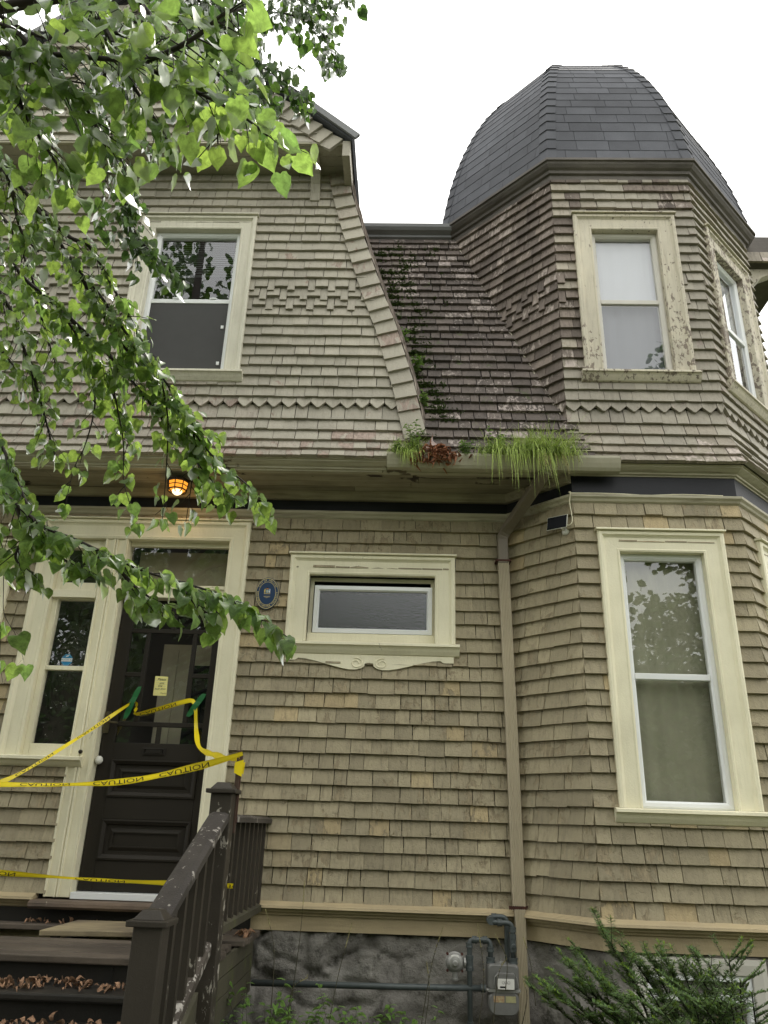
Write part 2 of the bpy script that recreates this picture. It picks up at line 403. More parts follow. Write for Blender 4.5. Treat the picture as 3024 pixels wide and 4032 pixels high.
class G:
    """collects faces, then becomes ONE mesh object"""
    def __init__(s):
        s.v, s.f = [], []
    def add(s, vs, fs):
        b = len(s.v)
        s.v += [Vector(p) for p in vs]
        s.f += [tuple(i + b for i in f) for f in fs]
        return s
    def hexa(s, p):
        return s.add(p, [(0, 3, 2, 1), (4, 5, 6, 7), (0, 1, 5, 4), (1, 2, 6, 5), (2, 3, 7, 6), (3, 0, 4, 7)])
    def box(s, F, x0, x1, y0, y1, z0, z1):
        return s.hexa([F(x0, y0, z0), F(x1, y0, z0), F(x1, y1, z0), F(x0, y1, z0),
                       F(x0, y0, z1), F(x1, y0, z1), F(x1, y1, z1), F(x0, y1, z1)])
    def prism(s, pts, d):
        n = len(pts)
        pts = [Vector(p) for p in pts]
        d = Vector(d)
        return s.add(pts + [p + d for p in pts], [tuple(range(n))[::-1], tuple(range(n, 2 * n))] +
                     [(i, (i + 1) % n, n + (i + 1) % n, n + i) for i in range(n)])
    def sweep(s, path, prof, N, closed=False, cap=True):
        """mitred sweep; side = tangent x N; profile points are (side, along N), a closed outline"""
        N = Vector(N).normalized()
        path = [Vector(p) for p in path]
        k, m = len(path), len(prof)
        vs = []
        for i, p in enumerate(path):
            a = (p - path[i - 1]).normalized() if (i > 0 or closed) else None
            b = (path[(i + 1) % k] - p).normalized() if (i < k - 1 or closed) else None
            a = a or b
            b = b or a
            s1, s2 = a.cross(N), b.cross(N)
            mit = (s1 + s2) / (1 + s1.dot(s2))
            vs += [p + mit * x + N * y for x, y in prof]
        fs = []
        for i in range(k if closed else k - 1):
            j = (i + 1) % k
            for q in range(m):
                r = (q + 1) % m
                fs.append((i * m + q, i * m + r, j * m + r, j * m + q))
        if cap and not closed:
            fs.append(tuple(range(m))[::-1])
            fs.append(tuple((k - 1) * m + q for q in range(m)))
        return s.add(vs, fs)
    def tube(s, pts, r, n=8, cap=True):
        pts = [Vector(p) for p in pts]
        rs = r if isinstance(r, (list, tuple)) else [r] * len(pts)
        vs, fs = [], []
        ref = None
        for i, p in enumerate(pts):
            t = (pts[min(i + 1, len(pts) - 1)] - pts[max(i - 1, 0)]).normalized()
            if ref is None:
                ref = t.orthogonal().normalized()
            ref = (ref - t * ref.dot(t)).normalized()
            bn = t.cross(ref)
            for k in range(n):
                a = 2 * math.pi * k / n
                vs.append(p + (ref * math.cos(a) + bn * math.sin(a)) * rs[i])
        for i in range(len(pts) - 1):
            for k in range(n):
                l = (k + 1) % n
                fs.append((i * n + k, i * n + l, (i + 1) * n + l, (i + 1) * n + k))
        if cap:
            fs += [tuple(range(n))[::-1], tuple((len(pts) - 1) * n + k for k in range(n))]
        return s.add(vs, fs)
    def lathe(s, o, axis, prof, n=20):
        """prof: (radius, along axis)"""
        o, axis = Vector(o), Vector(axis).normalized()
        a = axis.orthogonal().normalized()
        b = axis.cross(a)
        vs, fs = [], []
        for r, h in prof:
            for k in range(n):
                t = 2 * math.pi * k / n
                vs.append(o + axis * h + (a * math.cos(t) + b * math.sin(t)) * r)
        m = len(prof)
        for i in range(m - 1):
            for k in range(n):
                l = (k + 1) % n
                fs.append((i * n + k, i * n + l, (i + 1) * n + l, (i + 1) * n + k))
        fs += [tuple(range(n))[::-1], tuple((m - 1) * n + k for k in range(n))]
        return s.add(vs, fs)
    def mesh(s, name, mat, smooth=False, fix=True):
        me = bpy.data.meshes.new(name)
        me.from_pydata([tuple(p) for p in s.v], [], s.f)
        if fix:
            bm = bmesh.new()
            bm.from_mesh(me)
            bmesh.ops.recalc_face_normals(bm, faces=bm.faces)
            bm.to_mesh(me)
            bm.free()
        me.materials.append(mat)
        if smooth:
            me.polygons.foreach_set('use_smooth', [True] * len(me.polygons))
        me.update()
        return me
    def build(s, name, mat, parent=None, smooth=False, fix=True, kind=None, bevel=0.0):
        o = put(name, s.mesh(name, mat, smooth, fix), parent)
        if kind:
            o['kind'] = kind
        if bevel:
            md = o.modifiers.new('bevel', 'BEVEL')
            md.width = bevel
            md.segments = 2
            md.limit_method = 'ANGLE'
            md.angle_limit = R(40)
        return o

BASE = {}                                            # world position of every Empty

def put(name, data, parent=None, mw=None):
    o = bpy.data.objects.new(name, data)
    COL.objects.link(o)
    if parent is not None:
        o.parent = parent
        o.matrix_parent_inverse = Matrix.Translation(-BASE.get(parent.name, Vector((0, 0, 0))))
    if mw is not None:
        o.matrix_basis = mw
    return o

def thing(name, label, cat, loc=(0, 0, 0), group=None):
    o = bpy.data.objects.new(name, None)
    COL.objects.link(o)
    o.location = loc
    o.empty_display_size = 0.1
    BASE[o.name] = Vector(loc)
    return tag(o, label, cat, group)

def tag(o, label, cat=None, group=None, kind=None):
    o['label'] = label
    if cat:
        o['category'] = cat
    if group:
        o['group'] = group
    if kind:
        o['kind'] = kind
    return o

def part(name, parent):
    """an Empty that holds the pieces of one part (its own frame stays at the thing's base)"""
    o = bpy.data.objects.new(name, None)
    COL.objects.link(o)
    o.parent = parent
    o.empty_display_size = 0.05
    BASE[o.name] = BASE.get(parent.name, Vector((0, 0, 0)))
    return o

def scr(p):
    d = Vector(p) - CAM_POS
    z = d.dot(fwd)
    if z < 0.1:
        return None
    return 384 + 769.0 * d.dot(rgt) / z, 512 - 769.0 * d.dot(upv) / z, z

def shown(p, m=25):
    q = scr(p)
    return q is not None and -m < q[0] < 768 + m and -m < q[1] < 1024 + m

def text2d(s, size=1.0):
    """flat outlines of a line of text, centred: (verts2d, faces)"""
    cu = bpy.data.curves.new('lettering', 'FONT')
    cu.body = s
    cu.size = size
    cu.align_x = 'CENTER'
    cu.align_y = 'CENTER'
    cu.resolution_u = 2
    o = bpy.data.objects.new('lettering', cu)
    COL.objects.link(o)
    dg = bpy.context.evaluated_depsgraph_get()
    me = bpy.data.meshes.new_from_object(o.evaluated_get(dg))
    vs = [(v.co.x, v.co.y) for v in me.vertices]
    fs = [tuple(p.vertices) for p in me.polygons]
    bpy.data.objects.remove(o)
    bpy.data.curves.remove(cu)
    bpy.data.meshes.remove(me)
    return vs, fs

# ------------------------------------------------------------------ shingles
SHM = {}

def shingle_mesh(kind, i, mat):
    """unit shingle: x 0..1 wide, z 0..1 long, y = thickness in metres (thick butt, thin top)"""
    key = (kind, i, mat.name)
    if key in SHM:
        return SHM[key]
    rr = random.Random(hash((kind, i)) % 1000 + i)
    if kind == 'saw':
        xs, zs = [0, 0.43, 0.57, 1], [0.36, 0.0, 0.0, 0.36]
    elif kind == 'tab':
        xs, zs = [0, 0.5, 1], [rr.uniform(-.005, .01) for _ in range(3)]
    else:
        a, b = rr.uniform(-.013, .010), rr.uniform(-.013, .010)
        xs, zs = [0, rr.uniform(.3, .7), 1], [a, (a + b) / 2 + rr.uniform(-.008, .008), b]
    t0 = {'slate': 0.007, 'cap': 0.012}.get(kind, 0.0255 + 0.003 * (i % 3))
    t1 = 0.003
    n = len(xs)
    cup = 0.0 if kind in ('slate', 'cap') else rr.uniform(-.002, .003)
    vs = []
    for j in range(n):
        vs.append((xs[j], t0 + (cup if 0 < j < n - 1 else 0), zs[j]))
    for j in range(n):
        vs.append((xs[j], t1, 1.0))
    for j in range(n):
        vs.append((xs[j], 0, zs[j] + .004))
    vs += [(0, 0, 1.0), (1, 0, 1.0)]
    fs = []
    for j in range(n - 1):
        fs.append((j, j + 1, n + j + 1, n + j))
        fs.append((2 * n + j, 2 * n + j + 1, j + 1, j))
    fs.append((0, n, 3 * n, 2 * n))
    fs.append((n - 1, 3 * n - 1, 3 * n + 1, 2 * n - 1))
    g = G()
    g.add(vs, fs)
    me = g.mesh('shingle', mat, fix=False)
    SHM[key] = (me, vs, fs)
    return SHM[key]

def place_pieces(parent, items, name='shingle', rest='shingle_courses', limit=300):
    """items: (matrix, kind, variant, material); the largest in view become objects, the rest one mesh of kind stuff"""
    scored = []
    for it in items:
        m = it[0]
        c = m @ Vector((.5, 0, .3))
        q = scr(c)
        a = 0
        if q and -15 < q[0] < 783 and -15 < q[1] < 1039:
            a = m.col[0].xyz.length * m.col[2].xyz.length / q[2] ** 2
        scored.append((a, it))
    scored.sort(key=lambda e: -e[0])
    for a, (m, kind, i, mat) in [e for e in scored[:limit] if e[0] > 0]:
        put(name, shingle_mesh(kind, i, mat)[0], parent, m)
    left = [e[1] for k, e in enumerate(scored) if k >= limit or e[0] <= 0]
    by = {}
    for m, kind, i, mat in left:
        me, vs, fs = shingle_mesh(kind, i, mat)
        g = by.setdefault(mat.name, (G(), mat))[0]
        g.add([m @ Vector(p) for p in vs], fs)
    if by:
        g, mats, idx = G(), [], []
        for gg, mat in by.values():
            g.add(gg.v, gg.f)
            mats.append(mat)
            idx += [len(mats) - 1] * len(gg.f)
        o = g.build(rest, mats[0], parent, fix=False, kind='stuff')
        for mt in mats[1:]:
            o.data.materials.append(mt)
        o.data.polygons.foreach_set('material_index', idx)

def courses(F, rows, ulim, holes, matf, rng, wr=(0.085, 0.2), gap=0.003, kind='plain'):
    """rows: (z bottom, z top of exposure, outward at bottom, outward at top, mode) -> shingle items"""
    items = []
    for ri, (zb, zt, yb, yt, mode) in enumerate(rows):
        dz, dy = zt - zb, yt - yb
        L = math.hypot(dz, dy)
        e = (dy / L, dz / L)
        over = 0.035
        u0, u1 = ulim(zb), ulim(zt)
        a0, a1 = min(u0[0], u1[0]), max(u0[1], u1[1])
        spans = [(a0, a1)]
        for h in holes:
            if h[2] <= zb + 0.004 and h[3] >= zt - 0.004:                     # course runs fully inside the opening
                ns = []
                for s in spans:
                    if h[1] <= s[0] or h[0] >= s[1]:
                        ns.append(s)
                    else:
                        if h[0] - s[0] > 0.012:
                            ns.append((s[0], h[0]))
                        if s[1] - h[1] > 0.012:
                            ns.append((h[1], s[1]))
                spans = ns
        cut = []
        for h in holes:
            if len(h) > 4 and zb < h[4] - .02 and zt + over > h[4] - .012 and zb < h[2]:
                cut.append(h)
        parts_ = []
        for s0, s1 in spans:
            e_ = sorted({s0, s1} | {q for h in cut for q in h[:2] if s0 < q < s1})
            for q0, q1 in zip(e_[:-1], e_[1:]):
                hh_ = [h for h in cut if h[0] - 1e-6 <= q0 and q1 <= h[1] + 1e-6]
                parts_.append((q0, q1, hh_[0] if hh_ else None))
        for s0, s1, clip in parts_:
            x = s0
            k = 0
            ph = ri % 2
            while x < s1 - 0.004:
                if mode == 'saw':
                    w = 0.118 if k or True else 0
                elif mode in ('tabA', 'tabB'):
                    w = 0.062 if (k + (mode == 'tabB')) % 2 == 0 else 0.112
                else:
                    w = rng.uniform(*wr)
                if x + w > s1 - 0.05:
                    w = s1 - x
                    if w > wr[1] * 1.15:
                        w = w / 2
                w = min(w, s1 - x)
                drop = 0.0
                kd = kind
                if mode == 'saw':
                    kd = 'saw'
                elif mode in ('tabA', 'tabB'):
                    kd = 'tab'
                    if w < 0.07:
                        drop = 0.045
                jit = rng.choice((0, 0, 0, rng.uniform(-.004, .004))) if kd == 'plain' else 0
                gp_ = gap * 1.9 if rng.random() < .6 else gap * .5
                lift = 0.006 + rng.uniform(0, .003)
                zb2 = zb - drop + jit
                yb2 = yb + lift + (0.005 if drop else 0)
                zc, oc = zt, over
                if clip:
                    zc, oc = clip[4] - .012, 0.0
                bot = F(x + gp_ / 2, yb2 - e[0] * drop, zb2)
                top = F(x + gp_ / 2, yt + e[0] * oc, zc + e[1] * oc)
                sv = top - bot
                uu = F.u * (w - gp_)
                nn = sv.cross(F.u).normalized()
                if nn.dot(F.n) < 0:
                    nn = -nn
                tw = rng.uniform(-.002, .002)
                nn2 = (nn + F.u * tw).normalized()
                m = Matrix((( uu.x, nn2.x, sv.x, bot.x), (uu.y, nn2.y, sv.y, bot.y), (uu.z, nn2.z, sv.z, bot.z), (0, 0, 0, 1)))
                cx = x + w / 2
                items.append((m, kd, rng.randrange(7), matf(cx, zb)))
                x += w
                k += 1
    return items

def backing(F, zs, ulim, holes, yf, thick=0.09):
    """the boarding behind the shingles, in strips round the openings"""
    g = G()
    zz = sorted(set([round(z, 4) for z in zs] + [round(h[i], 4) for h in holes for i in (2, 3) if zs[0] < h[i] < zs[-1]]))
    for z0, z1 in zip(zz[:-1], zz[1:]):
        a, b = ulim(z0), ulim(z1)
        cuts = [(None, None)]
        hs = sorted([h for h in holes if h[2] < z1 - 1e-4 and h[3] > z0 + 1e-4])
        segs = []
        lo = None
        for h in hs:
            segs.append((lo, h[0]))
            lo = h[1]
        segs.append((lo, None))
        for s0, s1 in segs:
            p0, q0 = (a[0] if s0 is None else s0), (b[0] if s0 is None else s0)
            p1, q1 = (a[1] if s1 is None else s1), (b[1] if s1 is None else s1)
            if p1 - p0 < .003 and q1 - q0 < .003:
                continue
            y0, y1 = yf(z0), yf(z1)
            g.hexa([F(p0, y0 - thick, z0), F(p1, y0 - thick, z0), F(p1, y0, z0), F(p0, y0, z0),
                    F(q0, y1 - thick, z1), F(q1, y1 - thick, z1), F(q1, y1, z1), F(q0, y1, z1)])
    return g

# ------------------------------------------------------------------ windows
def window(house, F, u0, u1, z0, z1, cw=0.15, trim='trim', vinyl='vinyl', split=0.5, style='plain', label=None, glassm='glass', name='window',
           band=True, sillw=0.03, sash=True):
    """casing outer edges u0..u1, sill top z0, head z1"""
    w = part(name, house)
    if label:
        w['label'] = label
    prof = [(0, -0.01), (0, 0.052), (0.012, 0.060), (0.030, 0.058), (0.038, 0.046), (0.050, 0.036), (cw - 0.022, 0.034), (cw - 0.012, 0.040), (cw, 0.036),
            (cw, -0.085), (cw - 0.03, -0.085), (cw - 0.03, -0.01)]
    G().sweep([F(u0, 0, z0 + 0.002), F(u0, 0, z1), F(u1, 0, z1), F(u1, 0, z0 + 0.002)], prof, F.n).build('casing', M[trim], w)
    G().sweep([F(u0 - .012, 0, z1 + .001), F(u1 + .012, 0, z1 + .001)], [(-0.018, 0.0), (-0.018, 0.066), (-0.010, 0.078), (-0.001, 0.078), (-0.001, 0.0)], F.n).build('drip_cap', M[trim], w)
    # sill: nosed board over a moulding; profile (down, out)
    sp = [(0.0, -0.085), (0.0, 0.062), (0.008, 0.088), (0.026, 0.090), (0.032, 0.076), (0.045, 0.066), (0.060, 0.058), (0.085, 0.040), (0.092, 0.028), (0.092, 0.0), (0.045, 0.0), (0.03, -0.085)]
    G().sweep([F(u0 - sillw, 0, z0), F(u1 + sillw, 0, z0)], [(d, o) for d, o in sp], F.n).build('sill', M[trim], w)
    a0, a1, b0, b1 = u0 + cw, u1 - cw, z0 + 0.004, z1 - cw
    if sash:
        fw = 0.046
        fp = [(0.0, -0.075), (0.0, -0.022), (0.012, -0.018), (fw - .014, -0.020), (fw, -0.034), (fw, -0.075)]
        G().sweep([F(a0, 0, b0), F(a0, 0, b1), F(a1, 0, b1), F(a1, 0, b0)], fp, F.n, closed=True).build('sash_frame', M[vinyl], w)
        zm = b0 + (b1 - b0) * split
        G().box(F, a0 + fw - .002, a1 - fw + .002, -0.068, -0.026, zm - 0.022, zm + 0.020).build('meeting_rail', M[vinyl], w, bevel=0.004)
        G().box(F, a0 + fw, a1 - fw, -0.056, -0.052, zm + 0.018, b1 - fw).build('pane', M[glassm], w)
        G().box(F, a0 + fw, a1 - fw, -0.046, -0.042, b0 + fw, zm - 0.020).build('pane', M[glassm], w)
    # dim room behind
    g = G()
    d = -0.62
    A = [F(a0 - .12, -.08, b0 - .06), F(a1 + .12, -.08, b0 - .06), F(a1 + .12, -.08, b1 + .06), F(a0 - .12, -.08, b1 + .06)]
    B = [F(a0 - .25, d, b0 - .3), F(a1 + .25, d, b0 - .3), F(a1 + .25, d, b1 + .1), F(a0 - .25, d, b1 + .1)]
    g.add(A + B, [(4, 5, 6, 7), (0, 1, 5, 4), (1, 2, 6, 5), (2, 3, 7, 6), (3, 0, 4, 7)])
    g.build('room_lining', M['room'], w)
    zmid = b0 + (b1 - b0) * split
    def folds(x0, x1, za, zc, y, amp, n, mat, nm):
        gg = G()
        vs, fs = [], []
        for i in range(n * 4 + 1):
            x = x0 + (x1 - x0) * i / (n * 4)
            o = amp * math.sin(i * math.pi / 2 + .6) + random.uniform(-.3, .3) * amp
            vs += [F(x, y + o, za), F(x, y + o * .8, zc)]
        for i in range(n * 4):
            fs.append((2 * i, 2 * i + 2, 2 * i + 3, 2 * i + 1))
        gg.add(vs, fs)
        gg.build(nm, M[mat], w, smooth=True)
    if style == 'curtain':
        folds(a0 - .02, a0 + (a1 - a0) * .955, b0 - .02, b1 + .03, -.125, .010, 5, 'curtain', 'curtain')
    elif style == 'lace':
        folds(a0 - .03, a1 + .03, zmid - .0, b1 + .03, -.092, .003, 6, 'lace', 'blind')
        folds(a0 - .03, a1 + .03, b0, zmid + .02, -.115, .006, 5, 'lower_sheet', 'curtain')  # grey sheet added behind the lower sash to make the pane paler
    elif style == 'blind':
        n = 17
        for i in range(n):
            z = b1 - .03 - i * .0235
            tl = 0.0 if i < n - 3 else random.uniform(-.02, .02)
            g = G()
            g.hexa([F(a0 + .03, -.13, z), F(a1 - .03, -.13, z + tl), F(a1 - .03, -.105, z - .012 + tl), F(a0 + .03, -.105, z - .012),
                    F(a0 + .03, -.13, z + .002), F(a1 - .03, -.13, z + .002 + tl), F(a1 - .03, -.105, z - .010 + tl), F(a0 + .03, -.105, z - .010)])
            g.build('blind_slat', M['blind'], w)
        for k in (.3, .72):
            G().box(F, a0 + (a1 - a0) * k, a0 + (a1 - a0) * k + .06, -.045, -.02, zmid + .02, zmid + .034).build('sash_lock', M[vinyl], w, bevel=.003)
        G().box(F, a0 + .046, a1 - .046, -.034, -.032, b0 + .046, zmid - .022).build('insect_screen', M['screen'], w)
        for zz in (b0 + .10, b0 + .46):
            G().box(F, a1 - .085, a1 - .062, -.032, -.024, zz, zz + .03).build('screen_clip', M[vinyl], w)
    return w

# ------------------------------------------------------------------ ground
g = G()
N = 24
pts = []
for i in range(N + 1):
    for j in range(N + 1):
        x = (i / N * 2 - 1)
        y = (j / N * 2 - 1)
        x, y = math.copysign(abs(x) ** 3, x) * 600, math.copysign(abs(y) ** 3, y) * 600
        d = math.hypot(x, y)
        pts.append((x, y, 0.10 + (0.05 * mnoise.noise(Vector((x * .4, y * .4, 0))) if d < 30 else 0)))
g.add(pts, [(i * (N + 1) + j, (i + 1) * (N + 1) + j, (i + 1) * (N + 1) + j + 1, i * (N + 1) + j + 1) for i in range(N) for j in range(N)])
go = g.build('ground', M['ground'], smooth=True)
go['kind'] = 'structure'
g = G()
g.box(Fr((0, 0, 0), X, Y), -3.4, -0.8, -14, -2.6, 0.12, 0.19)
go = g.build('footpath', plain('grey_concrete', (0.30, 0.29, 0.27), 0.85, var=0.12, scale=3, bump=0.2))
go['kind'] = 'structure'

# ------------------------------------------------------------------ house: setting out
house = thing('house', 'old shingled house with gabled front, octagonal corner tower and cream trim', 'house', (-0.8, 0.9, 0.1))
AX, BX, BY, CX2, DXY = 0.81, 1.244, -0.434, 2.463, (3.326, 0.43)
PLAN = [(-5.65, 0, 0), (AX, 0, 0), (BX, BY, 0), (CX2, BY, 0), (DXY[0], DXY[1], 0), (DXY[0], 1.65, 0)]
F0 = WORLD
FL = Fr((AX, 0, 0), (1, -1, 0), (-1, -1, 0))
FF = Fr((BX, BY, 0), X, -Y)
FR = Fr((CX2, BY, 0), (1, 1, 0), (1, -1, 0))
LL, LF, LR = 0.614, 1.219, 1.22
rng = random.Random(11)
M['gable_worn'] = painted('peeling_greige_paint', (0.40, 0.36, 0.30), (0.31, 0.28, 0.23), var=0.12, peel=((0.40, 0.315, 0.265), 0.45),
                          dirt=((0.10, 0.085, 0.07), 0.7), bump=0.5, peelscale=12)
M['tower_worn'] = painted('flaking_tower_paint', (0.33, 0.295, 0.235), (0.26, 0.23, 0.185), var=0.12, peel=((0.52, 0.45, 0.40), 0.40),
                          dirt=((0.09, 0.075, 0.06), 0.7), bump=0.5, peelscale=9)

# solid box for the building body, added behind the walls to block light
g = G()
g.box(Fr((0, 0, 0), X, Y), -5.5, 3.3, 1.0, 8.0, 0.1, 7.0)
g.build('light_block_core', M['room'], house)

# ---- ground floor wall
wall1 = part('front_wall', house)
holes0 = [(-2.92, -2.41, 1.985, 3.835, 2.0), (-2.41, -1.28, 1.0, 3.835), (-0.895, 0.355, 2.80, 3.57, 2.88), (-4.30, -3.15, 2.05, 3.62, 2.05)]
open0 = [(-2.80, -1.36, 1.99, 3.75), (-2.36, -1.36, 1.05, 1.99), (-0.80, 0.26, 2.86, 3.47), (-4.2, -3.27, 2.1, 3.5)]
u0f = lambda z: (-5.62, AX)
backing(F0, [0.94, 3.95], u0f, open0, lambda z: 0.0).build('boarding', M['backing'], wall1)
rows1 = []
z = 1.118
while z < 3.90:
    rows1.append((z, min(z + 0.1075, 3.93), 0, 0, ''))
    z += 0.1075
it = courses(F0, rows1, u0f, holes0, lambda x, z: M['wall'], rng)
place_pieces(wall1, it)

# ---- bay wall
wall2 = part('bay_wall', house)
bw = (0.151, 1.066, 1.765, 3.672)                      # window casing on the bay front
br = (0.19, 1.10, 1.765, 3.672)
it = []
for F, L, hs in ((FL, LL, []), (FF, LF, [bw]), (FR, LR, [br])):
    op = [(h[0] + .09, h[1] - .09, h[2] - .03, h[3] - .09) for h in hs]
    hh = [(h[0] + .02, h[1] - .02, h[2] - .05, h[3] - .0, h[2]) for h in hs]
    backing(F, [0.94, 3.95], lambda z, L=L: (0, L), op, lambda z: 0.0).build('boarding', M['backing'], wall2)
    it += courses(F, rows1, lambda z, L=L: (-0.009, L + 0.009), hh, lambda x, z: M['wall'], rng, wr=(0.09, 0.21))
place_pieces(wall2, it)

# ---- upper walls: gable front and tower, flared out over the eave
def flare(z):
    return 0.0 if z > 4.62 else 0.116 * ((4.62 - z) / 0.43) ** 1.5
zs = [4.195, 4.275, 4.365, 4.47, 4.58, 4.685]
rows2 = []
z = 4.785
while z < 7.10:
    zs.append(z)
    z += 0.0985
zs.append(7.12)
for a, b in zip(zs[:-1], zs[1:]):
    mode = 'saw' if abs(a - 4.685) < .01 else ''
    rows2.append((a, b, flare(a), flare(b), mode))
# dentil bands
dent_g = [r[0] for r in rows2 if 5.60 < r[0] < 5.90]
dent_t = [r[0] for r in rows2 if 5.70 < r[0] < 6.0]
def dent(rows, ds):
    out = []
    for r in rows:
        if r[0] in ds:
            out.append((*r[:4], 'tabA' if ds.index(r[0]) % 2 == 0 else 'tabB'))
        else:
            out.append(r)
    return out
RAKE = [(4.36, 0.15), (4.9, 0.035), (5.464, -0.123), (5.814, -0.245), (6.3, -0.396), (6.886, -0.555), (7.225, -0.625)]
def rake_x(z):
    if z <= RAKE[0][0]:
        return RAKE[0][1] + (RAKE[0][0] - z) * 0.213
    for (z0, x0), (z1, x1) in zip(RAKE[:-1], RAKE[1:]):
        if z <= z1:
            return x0 + (x1 - x0) * (z - z0) / (z1 - z0)
    return RAKE[-1][1]
GY = -0.425
FG = Fr((0, GY, 0), X, -Y)
gw = (-2.43, -1.395, 5.005, 6.625)
GC0 = -2.80                                            # centre line of the gable
gable = part('gable_wall', house)
hole_g = [(gw[0] + .02, gw[1] - .02, gw[2] - .05, gw[3], gw[2])]
op_g = [(gw[0] + .09, gw[1] - .09, gw[2] - .03, gw[3] - .09)]
gl = lambda z: (2 * GC0 - rake_x(z) + .05, (0.9 if z < 4.33 else rake_x(z) - 0.09))
backing(FG, [r[0] for r in rows2] + [7.12, 7.2], lambda z: (2 * GC0 - rake_x(z) + .02, rake_x(z) - .04), op_g, lambda z: flare(z) - .004).build('boarding', M['backing'], gable)
def gmat(x, z):
    if z < 4.45 and rng.random() < 0.75:
        return M['gable_worn']
    if z < 4.9 and x < -1.2 and rng.random() < 0.45:
        return M['gable_worn']
    return M['gable']
place_pieces(gable, courses(FG, dent(rows2, dent_g), gl, hole_g, gmat, rng, wr=(0.085, 0.19)))

# rake border: a line of shingles laid along the slope
rk = [(z, rake_x(z)) for z in [4.42 + i * 0.02 for i in range(141)]]
acc, nxt = 0.0, 0.0
items = []
for (za, xa), (zb_, xb) in zip(rk[:-1], rk[1:]):
    d = Vector((xb - xa, 0, zb_ - za))
    if acc >= nxt and za < 7.10:
        dn = d.normalized()
        ac = dn.cross(-Y)
        ac = ac if ac.x > 0 else -ac
        o = Vector((xa, GY - flare(za) - 0.026 - 0.004, za)) - ac * 0.178
        sv = dn * 0.165 + Y * 0.016
        nn = -Y
        m = Matrix(((ac.x * .176, nn.x, sv.x, o.x), (ac.y * .176, nn.y, sv.y, o.y), (ac.z * .176, nn.z, sv.z, o.z), (0, 0, 0, 1)))
        items.append((m, 'plain', rng.randrange(7), M['gable_worn'] if rng.random() < .35 else M['gable']))
        nxt += 0.128
    acc += d.length
rakep = part('rake_border', house)
place_pieces(rakep, items)
# the edge of the gable's side roof, ragged shingle ends
g = G()
for k in range(3):
    path = [Vector((rake_x(z) + .006 + k * .011 + .003 * math.sin(z * 23 + k * 2), GY - .030 - flare(z) + .014 * k, z)) for z in [4.40 + i * .07 for i in range(41)]]
    g.sweep(path, [(0.0, 0.0), (0.0095, 0.0), (0.0095, -1.5), (0.0, -1.5)], -Y)
g.build('side_roof_edge', M['bare'], house)

# ---- upper gable, jutting forward on brackets
FU = Fr((0, -0.745, 0), X, -Y)
GC, SL = -2.80, 0.905                                   # ridge line, slope
roofz = lambda x: 7.185 + (abs(-0.60 - GC) - abs(x - GC)) * SL
ug = part('upper_gable', house)
xr = lambda z: GC + (2.2 - (z - 7.185) / SL)
backing(FU, [7.175, 7.5, 8.3, 9.1], lambda z: (2 * GC - xr(z) + .02, xr(z) - .02), [(-3.02, -2.60, 7.65, 8.2)], lambda z: -.004).build('boarding', M['backing'], ug)
rowsu = []
z = 7.185
while z < 8.95:
    rowsu.append((z, z + .1, 0, 0, ''))
    z += .1
place_pieces(ug, courses(FU, rowsu, lambda z: (max(-4.6, 2 * GC - xr(z) + .1), xr(z) - .16), [(-3.08, -2.52, 7.60, 8.28)], lambda x, z: M['gable'], rng), limit=120)
items = []
dn = Vector((-1, 0, SL)).normalized()
ac = Vector((dn.z, 0, -dn.x))
for i in range(22):
    o = Vector((-0.63, -0.745 - .026, 7.20)) + dn * (i * .128) - ac * .175
    sv = dn * .165 + Y * .016
    m = Matrix(((ac.x * .17, 0, sv.x, o.x), (ac.y * .17, -1, sv.y, o.y), (ac.z * .17, 0, sv.z, o.z), (0, 0, 0, 1)))
    items.append((m, 'plain', rng.randrange(7), M['gable']))
place_pieces(ug, items)
window(house, FU, -3.13, -2.47, 7.60, 8.32, cw=0.1, trim='trim_old', name='window', label='small attic window behind the leaves')
for a, b in ((-.745, -.640), (-.636, -.532), (-.528, -.42)):
    G().box(Fr((0, 0, 0), X, Y), -5.0, -0.635, a, b, 7.160, 7.178).build('soffit_plank', M['gable'], ug)
G().sweep([(-5.0, -.745, 7.178), (-.63, -.745, 7.178)], [(0, -.012), (.03, -.012), (.03, .005), (.0, .010)], Z).build('drip_edge', M['crown'], ug)
# roof of the gable
g = G()
for s in (1, -1):
    P = lambda x, y, z: Vector((GC + s * (x - GC), y, z))
    g.hexa([P(-.55, -.83, 7.15), P(GC, -.83, 7.15 + 2.25 * SL), P(GC, 5, 7.15 + 2.25 * SL), P(-.55, 5, 7.15),
            P(-.53, -.83, 7.20), P(GC, -.83, 7.20 + 2.27 * SL), P(GC, 5, 7.20 + 2.27 * SL), P(-.53, 5, 7.20)])
    g.hexa([P(-.62, -.3, 7.16), P(-.56, -.3, 7.16), P(-.56, 5, 7.16), P(-.62, 5, 7.16), P(-.60, -.3, 7.23), P(-.53, -.3, 7.23), P(-.53, 5, 7.23), P(-.60, 5, 7.23)])
ro = g.build('gable_roof', M['dome'], house)
g = G()
g.sweep([(-.515, -.835, 7.150), (GC, -.835, 7.15 + 2.285 * SL), (2 * GC + .515, -.835, 7.15)], [(-.006, 0), (-.006, .026), (.050, .026), (.050, 0)], -Y)
g.build('barge_flashing', M['lead'], ro)
G().box(Fr((0, 0, 0), X, Y), -.632, -.565, -.80, -.30, 7.0, 7.17).build('return_board', M['gable'], ug)
